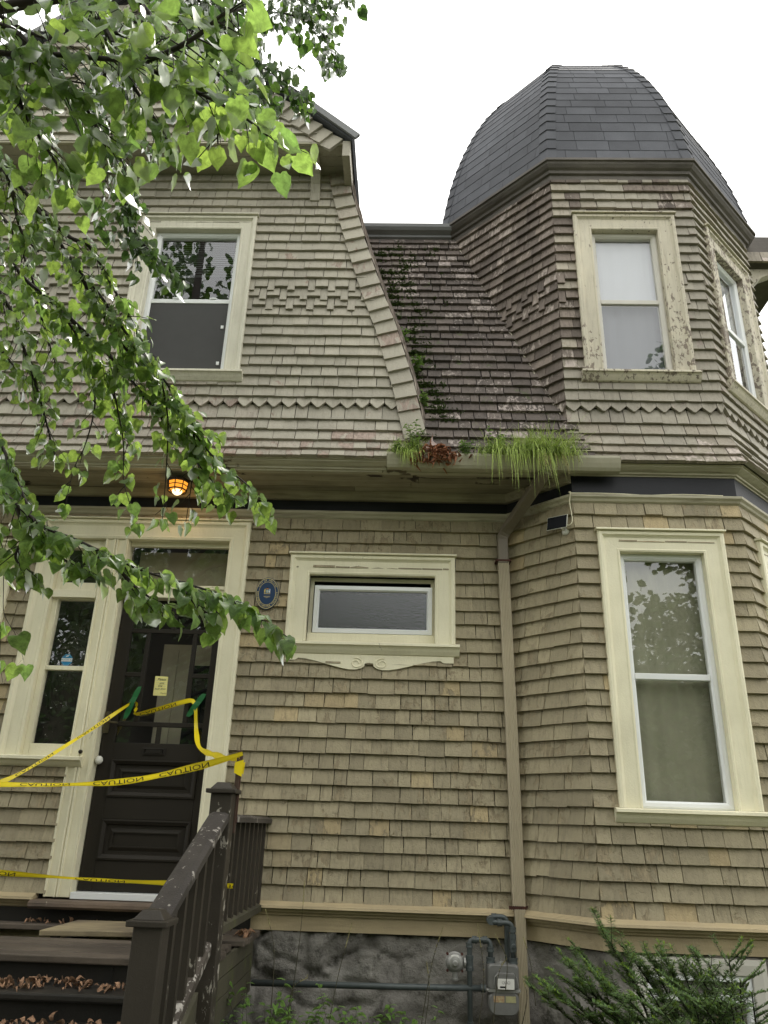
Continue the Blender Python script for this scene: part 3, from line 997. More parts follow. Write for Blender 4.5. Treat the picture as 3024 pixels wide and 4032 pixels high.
# bracket
pr = [(-.42, 6.82), (-.462, 6.825), (-.468, 6.90), (-.49, 6.99), (-.535, 7.06), (-.60, 7.105), (-.67, 7.125), (-.705, 7.130), (-.71, 7.159), (-.42, 7.159)]
G().prism([(-.94, y, z) for y, z in pr], (.088, 0, 0)).build('bracket', M['gable'], ug, bevel=.006)
window(house, FG, *gw, cw=0.135, trim='trim_up', style='blind', label='upstairs window over the door with white sashes and a half-raised blind', split=0.5)

# ---- tower, upper storey
tw = (0.160, 1.045, 5.050, 6.665)
tr_ = (0.165, 1.06, 5.050, 6.665)
tower = part('tower_wall', house)
it = []
for k, (F, L, hs) in enumerate(((FL, 1.834, []), (FF, LF, [tw]), (FR, LR, [tr_]))):
    if k == 0:
        F = Fr((0.381, 0.429, 0), (1, -1, 0), (-1, -1, 0))
        L = 1.22
    t2 = math.tan(R(22.5))
    ul = lambda z, L=L: (-flare(z) * t2 - .009, L + flare(z) * t2 + .009)
    op = [(h[0] + .09, h[1] - .09, h[2] - .03, h[3] - .09) for h in hs]
    hh = [(h[0] + .02, h[1] - .02, h[2] - .05, h[3], h[2]) for h in hs]
    backing(F, [r[0] for r in rows2] + [7.12, 7.2], ul, op, lambda z: flare(z) - .004).build('boarding', M['backing'], tower)
    def tmat(x, z, k=k):
        if k == 0:
            return M['bare']
        if k == 1:
            if (x < .2 and z > 5.02) or (z > 6.62 and rng.random() < .45):
                return M['bare'] if rng.random() < .7 else M['tower_worn']
            if z < 4.36:
                return M['tower_worn']
            if z < 4.5 and rng.random() < .5:
                return M['tower_worn']
            return M['tower']
        return M['tower'] if rng.random() < .75 else M['tower_worn']
    it += courses(F, dent(rows2, dent_t), ul, hh, tmat, rng, wr=(0.085, 0.18))
place_pieces(tower, it)
window(house, FF, *tw, cw=0.155, trim='trim_old', vinyl='vinyl_old', style='lace', label='tower window facing front with a flaking cream casing')
window(house, FR, *tr_, cw=0.155, trim='trim_old', vinyl='vinyl', style='lace', label='tower window on the angled side at the right edge')
window(house, FF, *bw, cw=0.155, style='curtain', label='tall ground-floor bay window with white sashes and olive curtain', split=0.49)
window(house, FR, *br, cw=0.155, style='curtain', label='side window of the ground-floor bay at the right edge', split=0.49)
window(house, F0, -4.32, -3.13, 2.05, 3.64, cw=0.15, style='curtain', label='window casing at the left edge beyond the door')

# ---- steep roof between gable and tower
RS = 3.12
ry = lambda z: 0.552 - (z - 4.2) / RS
slope = part('front_roof', house)
rz = [4.2 + i * 0.098 for i in range(31)]
rl = lambda z: (rake_x(z) - .12, AX + ry(z) + .05)
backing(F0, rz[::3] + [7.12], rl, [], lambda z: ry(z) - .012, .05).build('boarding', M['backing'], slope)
place_pieces(slope, courses(F0, [(a, b, ry(a), ry(b), '') for a, b in zip(rz[:-1], rz[1:]) if b < 7.16], rl, [], lambda x, z: M['roof'], rng, wr=(0.07, 0.17), gap=.005))
# curled flashing in the valley
g = G()
vr = random.Random(3)
for i in range(46):
    z = 4.62 + i * .052
    y = -ry(z)
    p = Vector((AX - y, y, z))
    a = Vector((-.010 - vr.random() * .022, -.028, 0))
    b = Vector((.012 + vr.random() * .01, -.02, 0))
    q = Vector((AX + ry(z + .056), -ry(z + .056), z + .056))
    g.add([p + a, p + Vector((0, -.014, 0)), p + b, q + a * vr.uniform(.3, 1), q + Vector((0, -.012, 0)), q + b * vr.uniform(.4, 1)], [(0, 1, 4, 3), (1, 2, 5, 4)])
g.build('valley_flashing', M['trim_old'], slope)
# cornice and box gutter at the head of that roof
g = G()
g.sweep([(-.80, .40, 0), (.52, .40, 0)], [(-.05, 7.10), (.02, 7.10), (.025, 7.135), (.05, 7.145), (.05, 7.17), (.10, 7.19), (.122, 7.215), (.128, 7.25), (.10, 7.25), (-.3, 7.25)], Z)
g.build('roof_cornice', M['lead'], house)

# ---- tower cornice and dome
OC, AP = Vector((1.853, 1.039, 0)), 1.473
T8 = math.tan(R(22.5))
octv = lambda a, k: Vector((OC.x + a / math.cos(R(22.5)) * math.cos(R(-112.5 + 45 * k)), OC.y + a / math.cos(R(22.5)) * math.sin(R(-112.5 + 45 * k)), 0))
opath = [octv(AP, k) for k in (-2, -1, 0, 1, 2, 3)]
tc = [(0, 7.085), (.022, 7.085), (.026, 7.135), (.048, 7.142), (.054, 7.168), (.078, 7.182), (.100, 7.206), (.106, 7.226), (.122, 7.229), (.122, 7.254), (0, 7.268)]
G().sweep(opath, tc, Z).build('tower_cornice', M['cornice_old'], house)
DOME = [(7.256, 1.556), (7.36, 1.540), (7.47, 1.522), (7.60, 1.502), (7.80, 1.468), (8.08, 1.405), (8.40, 1.312), (8.75, 1.190), (9.05, 1.055), (9.32, 0.90), (9.55, 0.72), (9.72, 0.53), (9.83, 0.33), (9.88, 0.0)]
dome = part('tower_dome', house)
g = G()
vs = []
for z, a in DOME[:-1]:
    vs += [octv(a - .012, k) + Z * z for k in range(8)]
vs.append(Vector((OC.x, OC.y, DOME[-1][0])))
fs = []
for i in range(len(DOME) - 2):
    for k in range(8):
        l = (k + 1) % 8
        fs.append((i * 8 + k, i * 8 + l, (i + 1) * 8 + l, (i + 1) * 8 + k))
m_ = (len(DOME) - 2) * 8
for k in range(8):
    fs.append((m_ + k, m_ + (k + 1) % 8, len(vs) - 1))
fs.append(tuple(range(8))[::-1])
g.add(vs, fs)
g.build('dome_shell', M['dome'], dome)
def dome_pt(s):
    """point on the profile at arc length s"""
    for (z0, a0), (z1, a1) in zip(DOME[:-1], DOME[1:]):
        L = math.hypot(z1 - z0, a1 - a0)
        if s <= L:
            return z0 + (z1 - z0) * s / L, a0 + (a1 - a0) * s / L
        s -= L
    return DOME[-1]
it, caps = [], []
for k in (-1, 0, 1):
    ang = R(-90 + 45 * k)
    n2 = Vector((math.cos(ang), math.sin(ang), 0))
    u2 = Vector((-n2.y, n2.x, 0))
    for r_ in range(22):
        s0 = r_ * 0.145
        (z0, a0), (z1, a1) = dome_pt(s0), dome_pt(s0 + .165)
        if a0 < .15:
            break
        hw = a0 * T8
        sv = (OC + n2 * a1 + Z * z1) - (OC + n2 * a0 + Z * z0)
        nn = u2.cross(sv).normalized()
        if nn.dot(n2 + Z * .5) < 0:
            nn = -nn
        x = -hw + .02
        first = rng.uniform(.12, .30)
        while x < hw - .03:
            w = first if first else rng.uniform(.24, .33)
            first = 0
            w = min(w, hw - .02 - x)
            if hw - .02 - x - w < .06:
                w = hw - .02 - x
            o = OC + n2 * a0 + Z * z0 + u2 * (x + .002) + nn * .004
            uu = u2 * (w - .004)
            it.append((Matrix(((uu.x, nn.x, sv.x, o.x), (uu.y, nn.y, sv.y, o.y), (uu.z, nn.z, sv.z, o.z), (0, 0, 0, 1))), 'slate', rng.randrange(3), M['dome']))
            x += w
    for hk in ([0, 1] if k == 0 else []):
        pass
place_pieces(dome, it, rest='shingle_courses')
for k in (-1, 0, 1, 2):                                 # folded caps over the hips
    for r_ in range(21):
        s0 = r_ * .145 + .01
        (z0, a0), (z1, a1) = dome_pt(s0), dome_pt(s0 + .16)
        if a0 < .25:
            break
        p0, p1 = octv(a0, k) + Z * z0, octv(a1, k) + Z * z1
        ua = (octv(a0, k - 1) - octv(a0, k)).normalized()
        ub = (octv(a0, k + 1) - octv(a0, k)).normalized()
        out = (octv(1, k) - OC)
        out.z = .4
        out.normalize()
        w = .085
        hg = G()
        e0, e1 = out * .020, out * .009
        hg.add([p0 + ua * w + e0, p0 + e0, p0 + ub * w + e0, p1 + ua * w + e1, p1 + e1, p1 + ub * w + e1,
                p0 + ua * w - e0 * .2, p0 - e0 * .2, p0 + ub * w - e0 * .2], [(0, 1, 4, 3), (1, 2, 5, 4), (6, 7, 1, 0), (7, 8, 2, 1)])
        hg.build('hip_cap', M['dome'], dome)

# roof overhang and bracket beyond the tower, at the right
rv = part('side_eave', house)
g = G()
g.box(Fr((0, 0, 0), X, Y), 3.33, 3.95, .55, 2.4, 7.13, 7.36)
g.build('fascia', M['cornice_old'], rv)
place_pieces(rv, courses(Fr((3.34, .55, 0), X, -Y), [(7.0, 7.11, 0.02, 0.02, '')], lambda z: (0, .58), [], lambda x, z: M['tower_worn'], rng))
pr = [(.0, 6.62), (.05, 6.62), (.075, 6.70), (.12, 6.80), (.20, 6.88), (.32, 6.93), (.42, 6.945), (.42, 6.99), (.0, 6.99)]
G().prism([(3.34 + a, .60, z) for a, z in pr], (0, .1, 0)).build('bracket', M['trim_old'], rv, bevel=.008)

# ---- mouldings round the ground floor
G().sweep(PLAN, [(-.05, 3.905), (.014, 3.905), (.030, 3.915), (.038, 3.930), (.054, 3.944), (.056, 3.962), (.0, 3.970), (-.05, 3.97)], Z).build('belt_moulding', M['crown'], house)
G().sweep(PLAN, [(-.03, 3.96), (.010, 3.96), (.010, 4.136), (-.03, 4.136)], Z).build('frieze_board', M['navy'], house)
G().sweep(PLAN[:3], [(-.02, 4.066), (.045, 4.066), (.056, 4.080), (.070, 4.112), (.072, 4.130), (-.02, 4.130)], Z).build('bed_moulding', M['soffit'], house)
sof = part('eave_soffit', house)
ys = [-.440, -.345, -.250, -.158, -.062]
for a, b in zip(ys[:-1], ys[1:]):
    cuts = [-5.6, rng.uniform(-3, -2.2), rng.uniform(-.8, .2), 1.6]
    for c0, c1 in zip(cuts[:-1], cuts[1:]):
        zz = 4.130 + rng.uniform(0, .006)
        G().box(Fr((0, 0, 0), X, Y), c0 + .002, c1 - .002, a + .002, b - .002, zz, zz + .02).build('soffit_plank', M['soffit'], sof)
G().box(Fr((0, 0, 0), X, Y), -5.6, 1.6, -.43, 0.02, 4.158, 4.17).build('soffit_lining', M['backing'], sof)
G().sweep([(-5.6, -.434, 0), (CX2, BY, 0), (DXY[0], DXY[1], 0), (DXY[0], 1.65, 0)],
          [(-.03, 4.128), (.018, 4.128), (.020, 4.138), (.036, 4.141), (.040, 4.152), (.058, 4.160), (.078, 4.172), (.092, 4.181), (.094, 4.191), (.108, 4.193), (.108, 4.205), (-.03, 4.205)], Z).build('crown_moulding', M['crown'], house)
for run in ([(-5.65, 0, 0), (-2.47, 0, 0)], [(-1.27, 0, 0)] + PLAN[1:]):
    G().sweep(run, [(-.05, 1.140), (.010, 1.134), (.088, 1.102), (.092, 1.086), (.062, 1.080), (.056, 1.062), (.036, 1.058), (.032, 1.042), (.016, 1.038), (.014, .948), (-.05, .948)], Z).build('water_table', M['table'], house)

# ---- rubble foundation, parged, rough
g = G()
path = [Vector((p[0], p[1], 0)) for p in PLAN]
segs, tot = [], 0
for a, b in zip(path[:-1], path[1:]):
    segs.append((a, b, tot, (b - a).length))
    tot += (b - a).length
nu, nv = int(tot / .022), 44
vs = []
for i in range(nu + 1):
    s = tot * i / nu
    for a, b, s0, L in segs:
        if s <= s0 + L + 1e-6:
            break
    t_ = (b - a).normalized()
    n_ = Vector((t_.y, -t_.x, 0))
    p = a + t_ * (s - s0)
    for j in range(nv + 1):
        z = .965 * j / nv
        q = p + Z * z
        h = mnoise.noise(q * 2.6) * .04 + mnoise.noise(q * 7.0 + Vector((3, 1, 4))) * .032 + mnoise.noise(q * 19.0) * .008
        cell = mnoise.cell(Vector((s * 2.1 + .35 * mnoise.noise(q * 3), 0, z * 4.2 + .3 * mnoise.noise(q * 4)))) * .03 if s < 5.5 else 0
        dd = mnoise.voronoi(Vector((s * 2.7 + .25 * mnoise.noise(q * 3.1), 0, z * 5.0 + .35 * mnoise.noise(q * 2.7 + Vector((5, 5, 5))))))[0]
        joint = max(0.0, 1 - (dd[1] - dd[0]) / .16) * (.034 if s < 5.75 else .012)
        vs.append(q + n_ * (-.030 + h * .8 + cell * .6 - joint))
fs = [(i * (nv + 1) + j, (i + 1) * (nv + 1) + j, (i + 1) * (nv + 1) + j + 1, i * (nv + 1) + j + 1) for i in range(nu) for j in range(nv)]
g.add(vs, fs)
g.build('foundation', M['stone'], house, smooth=True)
# basement window in the bay
bwn = part('basement_window', house)
Fb = FF
G().sweep([Fb(.155, 0, .40), Fb(.155, 0, .930), Fb(.955, 0, .930), Fb(.955, 0, .40)], [(0, -.06), (0, .022), (.03, .026), (.085, .016), (.09, -.06)], Fb.n, closed=True).build('casing', M['vinyl_old'], bwn)
G().sweep([Fb(.245, 0, .50), Fb(.245, 0, .845), Fb(.865, 0, .845), Fb(.865, 0, .50)], [(0, -.05), (0, 0.0), (.035, .004), (.04, -.05)], Fb.n, closed=True).build('sash_frame', M['vinyl'], bwn)
G().box(Fb, .285, .825, -.045, -.005, .70, .735).build('meeting_rail', M['vinyl'], bwn)
G().box(Fb, .285, .825, -.030, -.026, .735, .806).build('pane', M['glass'], bwn)
G().box(Fb, .285, .825, -.030, -.026, .54, .70).build('pane', M['glass'], bwn)
G().box(Fb, .25, .86, -.30, -.08, .45, .85).build('room_lining', M['room'], bwn)

# ---- rain gutter piece and downspout
gt = part('gutter', house)
gp = [(.108, 4.205), (.104, 4.110), (.150, 4.108), (.166, 4.128), (.180, 4.160), (.192, 4.196), (.192, 4.214), (.186, 4.216), (.184, 4.200), (.170, 4.162), (.150, 4.118), (.112, 4.118), (.114, 4.205)]
G().sweep([(-.165, BY, 0), (1.575, BY, 0)], gp, Z).build('trough', M['gutter'], gt)
for x in (-.166, 1.573):
    G().prism([(x, BY - a, z) for a, z in gp[:7]], (.004, 0, 0)).build('end_cap', M['gutter'], gt)
def ribbed(path, hw, hd, F_u, name, mat, parent):
    """rectangular corrugated pipe along a path"""
    prof = []
    nr = 7
    for i in range(nr * 2 + 1):
        a = -hw + 2 * hw * i / (nr * 2)
        prof.append((a, hd + (.003 if i % 2 else -.002)))
    prof += [(hw, -hd), (-hw, -hd)]
    G().sweep(path, prof, F_u).build(name, mat, parent)
ds = part('downspout', house)
ribbed([(.752, -.072, 3.55), (.775, -.075, 2.2), (.785, -.078, 1.12)], .041, .030, -Y, 'pipe', M['spout'], ds)
ribbed([(.786, -.100, 1.13), (.792, -.105, .10)], .034, .028, -Y, 'lower_pipe', M['spout'], ds)
def rectpipe(path, hw, hd, side, name, mat):
    g = G()
    vs = []
    path = [Vector(p) for p in path]
    for i, p in enumerate(path):
        t_ = (path[min(i + 1, len(path) - 1)] - path[max(i - 1, 0)]).normalized()
        sd = (side - t_ * side.dot(t_)).normalized()
        fr_ = sd.cross(t_)
        vs += [p + sd * hw + fr_ * hd, p - sd * hw + fr_ * hd, p - sd * hw - fr_ * hd, p + sd * hw - fr_ * hd]
    fs = [(4 * i + k, 4 * i + (k + 1) % 4, 4 * i + 4 + (k + 1) % 4, 4 * i + 4 + k) for i in range(len(path) - 1) for k in range(4)]
    fs += [(0, 1, 2, 3), tuple(4 * (len(path) - 1) + k for k in range(4))]
    g.add(vs, fs)
    g.build(name, mat, ds, bevel=.008)
rectpipe([(.750, -.074, 3.53), (.750, -.074, 3.73), (.757, -.080, 3.765), (.772, -.098, 3.795), (.800, -.135, 3.825)], .041, .034, X, 'elbow', M['spout_dark'])
rectpipe([(.785, -.115, 3.810), (1.03, -.57, 4.105)], .040, .033, X, 'diagonal_pipe', M['spout_dark'])
for z in (3.545,):
    G().box(F0, .690, .810, .004, .112, z, z + .014).build('strap', M['rust'], ds)
g = G()
for i in range(14):
    g.box(F0, .715 + i * .0125, .715 + i * .0125 + .008, .112 if i < 8 else .07, .118 if i < 8 else .076, 1.128, 1.150)
g.box(F0, .715, .825, .108, .112, 1.130, 1.148)
g.box(F0, .815, .905, .050, .070, 1.130, 1.150)
g.build('strap', M['rust'], ds)

# ------------------------------------------------------------------ entrance
entry = part('entry_frame', house)
cwp = [(0, -0.01), (0, .050), (.012, .060), (.030, .058), (.040, .044), (.052, .036), (.130, .034), (.142, .042), (.160, .036), (.160, -.11), (.13, -.11), (.13, -.01)]
G().sweep([F0(-2.945, 0, 2.0), F0(-2.945, 0, 3.852), F0(-1.262, 0, 3.852), F0(-1.262, 0, 1.10)], cwp, F0.n).build('casing', M['trim'], entry)
G().sweep([F0(-2.96, 0, 3.853), F0(-1.247, 0, 3.853)], [(-.016, 0), (-.016, .066), (-.004, .074), (-.001, .074), (-.001, 0)], F0.n).build('drip_cap', M['trim'], entry)
g = G()
g.box(F0, -2.432, -2.243, -.11, .022, 1.10, 3.692)
for a, b in ((-2.425, -2.41), (-2.36, -2.345), (-2.337, -2.322), (-2.27, -2.25)):
    g.box(F0, a, b, .02, .034, 1.10, 3.692)
g.build('mullion', M['trim'], entry, bevel=.003)
g = G()
g.box(F0, -2.241, -1.422, -.11, .016, 3.215, 3.318)
g.box(F0, -2.239, -1.424, .016, .030, 3.285, 3.310)
g.build('transom_bar', M['trim'], entry, bevel=.003)
tl = part('transom_light', house)
G().box(F0, -2.239, -1.424, -.062, -.058, 3.318, 3.690).build('pane', M['glass'], tl)
G().box(F0, -2.239, -1.424, -.075, -.035, 3.655, 3.690).build('top_rail', M['trim'], tl)
G().box(F0, -2.239, -1.424, -.30, -.28, 3.32, 3.69).build('room_lining', plain('olive_hall', (0.40, 0.36, 0.25), 0.9), tl)
sl = part('sidelight', house)
g = G()
g.box(F0, -2.784, -2.742, -.075, -.012, 2.0, 3.69)
g.box(F0, -2.446, -2.433, -.075, -.012, 2.0, 3.69)
g.box(F0, -2.741, -2.447, -.075, -.014, 3.192, 3.332)
g.box(F0, -2.741, -2.447, -.070, -.018, 2.640, 2.672)
g.box(F0, -2.741, -2.447, -.075, -.014, 2.0, 2.100)
g.box(F0, -2.741, -2.447, -.075, -.014, 3.622, 3.69)
g.build('sash_frame', M['trim'], sl, bevel=.003)
g = G()
g.box(F0, -2.784, -2.434, -.012, .024, 3.20, 3.262)
g.build('cross_rail', M['trim'], sl, bevel=.003)
for a, b in ((3.332, 3.622), (2.672, 3.192), (2.10, 2.640)):
    G().box(F0, -2.741, -2.447, -.052, -.048, a, b).build('pane', M['glass'], sl)
G().box(F0, -2.80, -2.43, -.34, -.30, 1.99, 3.70).build('room_lining', M['room'], sl)
G().sweep([F0(-2.985, 0, 2.012), F0(-2.310, 0, 2.012)], [(0, -.08), (0, .062), (.008, .092), (.028, .092), (.036, .07), (.06, .05), (.075, .03), (.075, 0), (.03, -.08)], F0.n).build('sill', M['trim'], sl)
pr_ = random.Random(5)
g = G()
for i in range(46):                                     # flecks of white paint left on the glass
    x, z, s = pr_.uniform(-2.73, -2.46), pr_.choice([pr_.uniform(2.69, 3.17), pr_.uniform(2.12, 2.62), pr_.uniform(2.69, 2.9)]), pr_.uniform(.0012, .0045)
    if pr_.random() < .08:
        s *= 2
    k = pr_.randrange(4, 7)
    g.add([F0(x + s * math.cos(6.283 * q / k) * pr_.uniform(.5, 1.1), -.0475, z + s * math.sin(6.283 * q / k) * pr_.uniform(.5, 1.3)) for q in range(k)], [tuple(range(k))])
g.build('paint_flecks', M['white'], sl, fix=False, kind='stuff')

door = part('front_door', house)
DY = -.062
g = G()
g.box(F0, -2.236, -2.138, DY - .045, DY, 1.137, 3.210)
g.box(F0, -1.494, -1.428, DY - .045, DY, 1.137, 3.210)
g.box(F0, -2.1375, -1.4945, DY - .045, DY, 3.104, 3.210)
g.box(F0, -2.1375, -1.4945, DY - .045, DY, 2.010, 2.126)
g.box(F0, -2.1375, -1.4945, DY - .045, DY, 1.602, 1.750)
g.box(F0, -2.1375, -1.4945, DY - .045, DY, 1.137, 1.336)
g.build('stiles_and_rails', M['door'], door, bevel=.003)
for a, b in ((1.750, 2.010), (1.336, 1.602)):
    g = G()
    g.box(F0, -2.1375, -1.4945, DY - .034, DY - .020, a, b)
    g.sweep([F0(-2.1375, DY, a), F0(-2.1375, DY, b), F0(-1.4945, DY, b), F0(-1.4945, DY, a)], [(0, -.02), (0, .010), (.012, .012), (.022, .004), (.034, -.004), (.04, -.02)], F0.n, closed=True)
    g.sweep([F0(-2.075, DY - .02, a + .06), F0(-2.075, DY - .02, b - .06), F0(-1.557, DY - .02, b - .06), F0(-1.557, DY - .02, a + .06)], [(0, 0), (.022, .012), (.03, .012), (.03, 0)], F0.n, closed=True)
    g.build('panel', M['door'], door)
mz0, mz1, mxl, mxr = 2.262, 2.968, -2.000, -1.634
g = G()
for (a, b, c_, d) in ((-2.1375, -1.4945, mz0 - .017, mz0 + .017), (-2.1375, -1.4945, mz1 - .017, mz1 + .017)):
    g.box(F0, a, b, DY - .03, DY - .004, c_, d)
for x in (mxl, mxr):
    g.box(F0, x - .017, x + .017, DY - .029, DY - .005, mz0 + .017, mz1 - .017)
g.box(F0, -1.832, -1.798, DY - .029, DY - .005, mz1 + .017, 3.104)
g.box(F0, -1.838, -1.804, DY - .029, DY - .005, 2.126, mz0 - .017)
g.box(F0, -2.1375, mxl - .017, DY - .029, DY - .005, 2.612, 2.646)
g.box(F0, mxr + .017, -1.4945, DY - .029, DY - .005, 2.612, 2.646)
g.build('muntins', M['door'], door, bevel=.004)
for (a, b, c_, d) in ((-2.137, -1.832, mz1 + .017, 3.104), (-1.798, -1.495, mz1 + .017, 3.104), (-2.137, -1.838, 2.126, mz0 - .017), (-1.804, -1.495, 2.126, mz0 - .017),
                      (-2.137, mxl - .017, 2.646, mz1 - .017), (-2.137, mxl - .017, mz0 + .017, 2.612), (mxr + .017, -1.495, 2.646, mz1 - .017), (mxr + .017, -1.495, mz0 + .017, 2.612),
                      (mxl + .017, mxr - .017, mz0 + .017, mz1 - .017)):
    G().box(F0, a, b, DY - .022, DY - .018, c_, d).build('pane', M['glass'], door)
g = G()
g.sweep([F0(-1.915, DY, 2.043), F0(-1.915, DY, 2.096), F0(-1.748, DY, 2.096), F0(-1.748, DY, 2.043)], [(0, 0), (0, .008), (.012, .010), (.016, .002), (.018, 0)], F0.n, closed=True)
g.box(F0, -1.890, -1.773, DY, DY + .007, 2.058, 2.082)
g.build('letterbox', M['iron'], door)
G().lathe(F0(-2.212, DY, 1.995), F0.n, [(.0, 0), (.014, 0), (.014, .025), (.025, .032), (.030, .046), (.025, .060), (.010, .067), (0, .067)], 18).build('knob', M['plastic'], door, smooth=True)
g = G()
g.box(F0, -2.233, -2.190, DY, DY + .012, 2.19, 2.345)
g.tube([F0(-2.212, DY, 2.268), F0(-2.212, DY + .045, 2.268), F0(-2.190, DY + .055, 2.266), F0(-2.115, DY + .05, 2.262)], .007, 8)
g.lathe(F0(-2.212, DY + .01, 2.318), F0.n, [(.0, 0), (.013, 0), (.013, .012), (0, .014)], 12)
g.build('door_handle', M['brass'], door)
ro_ = thing('hall_door', 'olive inner door seen dimly through the front door panes', 'door', (-1.7, .5, 1.1))
g = G()
g.box(F0, -1.99, -1.45, -.50, -.46, 1.1, 2.95)
g.box(F0, -1.90, -1.86, -.46, -.44, 1.1, 2.90)
g.build('inner_slab', M['inner_door'], ro_)
G().box(F0, -1.76, -1.56, -.458, -.452, 1.9, 2.78).build('inner_pane', M['solar'], ro_)
G().box(F0, -2.45, -1.20, -.70, -.66, 1.0, 3.3).build('hall_lining', M['room'], house)
g = G()
g.box(F0, -2.243, -1.424, -.11, .03, 1.092, 1.134)
g.build('door_threshold', M['vinyl'], house, bevel=.003)
g = G()
ns = 40
vs = []
for i in range(ns + 1):
    x = -2.475 + 1.09 * i / ns
    w = .004 * mnoise.noise(Vector((x * 6, 0, 3)))
    for y, z in ((-.05, 1.088), (.115 + w, 1.086), (.138 + w, 1.072), (.140 + w * 2, 1.052), (.125 + w, 1.036 + w), (-.05, 1.034)):
        vs.append(F0(x, y, z))
for i in range(ns):
    for q in range(6):
        g.f.append((i * 6 + q, i * 6 + (q + 1) % 6, i * 6 + 6 + (q + 1) % 6, i * 6 + 6 + q))
g.f += [tuple(range(6)), tuple(ns * 6 + q for q in range(6))]
g.v = vs
g.build('door_sill', painted('bare_sill_wood', (0.17, 0.125, 0.09), (0.11, 0.085, 0.065), var=0.02, peel=((0.55, 0.48, 0.36), .30), dirt=((0.06, 0.045, 0.035), .7), grain=(2.5, 50, 50), bump=.4, peelscale=9), house)
G().box(F0, -3.65, -1.0, -.02, .025, .90, 1.034).build('sill_riser', M['riser'], house)
G().lathe(F0(-2.335, .034, 2.045), F0.n, [(0, 0), (.014, 0), (.014, .012), (.006, .016), (0, .016)], 12).build('bell_push', M['iron'], house)

# ---- small frosted window
sw = window(house, F0, -.918, .378, 2.892, 3.588, cw=.155, sash=False, label='small frosted window beside the door with carved apron')
G().sweep([F0(-.763, 0, 2.896), F0(-.763, 0, 3.433), F0(.223, 0, 3.433), F0(.223, 0, 2.896)], [(-.01, -.085), (-.01, -.02), (.0, -.02), (.0, -.07), (.03, -.07), (.03, -.085)], F0.n, closed=True).build('jamb_lining', M['trim'], sw)
G().sweep([F0(-.722, 0, 2.982), F0(-.722, 0, 3.360), F0(.202, 0, 3.360), F0(.202, 0, 2.982)], [(0, -.08), (0, -.036), (.03, -.032), (.04, -.05), (.04, -.08)], F0.n, closed=True).build('sash_frame', M['vinyl'], sw)
G().box(F0, -.762, .222, -.085, -.040, 2.897, 2.980).build('bottom_board', M['trim'], sw)
G().box(F0, -.683, .163, -.064, -.060, 3.021, 3.321).build('pane', M['glass_frost'], sw)
# carved apron with a pair of scrolls
def apron_half(s):
    c0 = -.27
    pts = [(.0, 2.800), (.0, 2.742), (.030, 2.738), (.036, 2.716), (.060, 2.700), (.100, 2.690), (.150, 2.690), (.21, 2.700), (.30, 2.722), (.40, 2.748), (.48, 2.764), (.535, 2.768), (.560, 2.752), (.635, 2.752), (.635, 2.800)]
    return [F0(c0 + s * a, .004, z) for a, z in pts]
for s in (1, -1):
    p = apron_half(s)
    G().prism(p, F0.n * .032).build('apron', M['trim'], sw)
    g = G()
    sp_ = [F0(-.27 + s * (.095 + (.052 - .034 * t / 20) * math.cos(t * .42 + 1.2)), .038, 2.737 + (.040 - .026 * t / 20) * math.sin(t * .42 + 1.2)) for t in range(21)]
    g.tube(sp_, .0045, 6)
    g.build('scroll', M['trim'], sw)

# ------------------------------------------------------------------ porch steps
porch = thing('porch_steps', 'dark brown wooden porch steps with a broken landing before the front door', 'steps', (-2.0, -1.4, 0.12))
W = Fr((0, 0, 0), X, Y)
SX0, SX1 = -3.6, -1.02
# front strip of the landing: boards along x
yb = [-1.36, -1.235, -1.11, -.985, -.86, -.735]
for i, (a, b) in enumerate(zip(yb[:-1], yb[1:])):
    dz = rng.uniform(-.004, .004)
    G().box(W, SX0 + rng.uniform(0, .02), -.965 + rng.uniform(-.02, .02), a + .003, b - .003, .915 + dz, .950 + dz).build('landing_plank', M['tread'], porch, bevel=.006)
# boards left near the wall, one loose
for (a, b, x0, x1, z) in ((-.165, -.03, SX0, -.925, .948), (-.60, -.475, -1.55, -.925, .952), (-.47, -.34, -1.30, -.92, .949), (-.33, -.17, -1.45, -.925, .950)):
    G().box(W, x0, x1, a + .003, b - .003, z - .034, z).build('landing_plank', M['tread'], porch, bevel=.006)
g = G()
g.hexa([(-2.13, -.70, .950), (-1.45, -.625, .953), (-1.45, -.625, .984), (-2.13, -.70, .981), (-2.11, -.17, .953), (-1.45, -.17, .955), (-1.45, -.17, .986), (-2.11, -.17, .984)])
lp = g.build('landing_plank', painted('bleached_plank', (0.34, 0.28, 0.17), (0.15, 0.12, 0.085), var=.02, peel=((.46, .38, .22), .38), dirt=((.05, .04, .03), .8), grain=(2, 45, 45), bump=.4, peelscale=4), porch, bevel=.005)
lp['label'] = 'loose bleached plank lying over the gap in the landing'
# what shows through the gap: the back skirt and joists
G().box(W, SX0, -1.0, -.060, -.046, .55, .90).build('back_skirt', M['table'], porch)
for x in (-3.4, -2.75, -2.1, -1.5, -1.04):
    G().box(W, x, x + .045, -1.32, -.07, .72, .905).build('joist', M['riser'], porch)
G().lathe((-2.26, -.10, .885), (0, -1, 0), [(.0, 0), (.030, 0), (.036, .015), (.030, .03), (.012, .034), (0, .034)], 14).build('drain_cap', M['iron'], porch)
# treads and risers going down
yz = [(-1.36, .950), (-1.62, .832), (-1.88, .715), (-2.14, .60), (-2.40, .485)]
for i, (y, z) in enumerate(yz):
    zl = yz[i + 1][1] if i + 1 < len(yz) else .19
    G().box(W, SX0 + .03, -1.035, y + .045, y + .065, zl - .03, z - .036).build('riser', M['riser'], porch)
    if i:
        G().box(W, SX0, -1.015, y, yz[i - 1][0] + .05, z - .036, z).build('tread', M['riser'] if i > 0 else M['tread'], porch, bevel=.010)
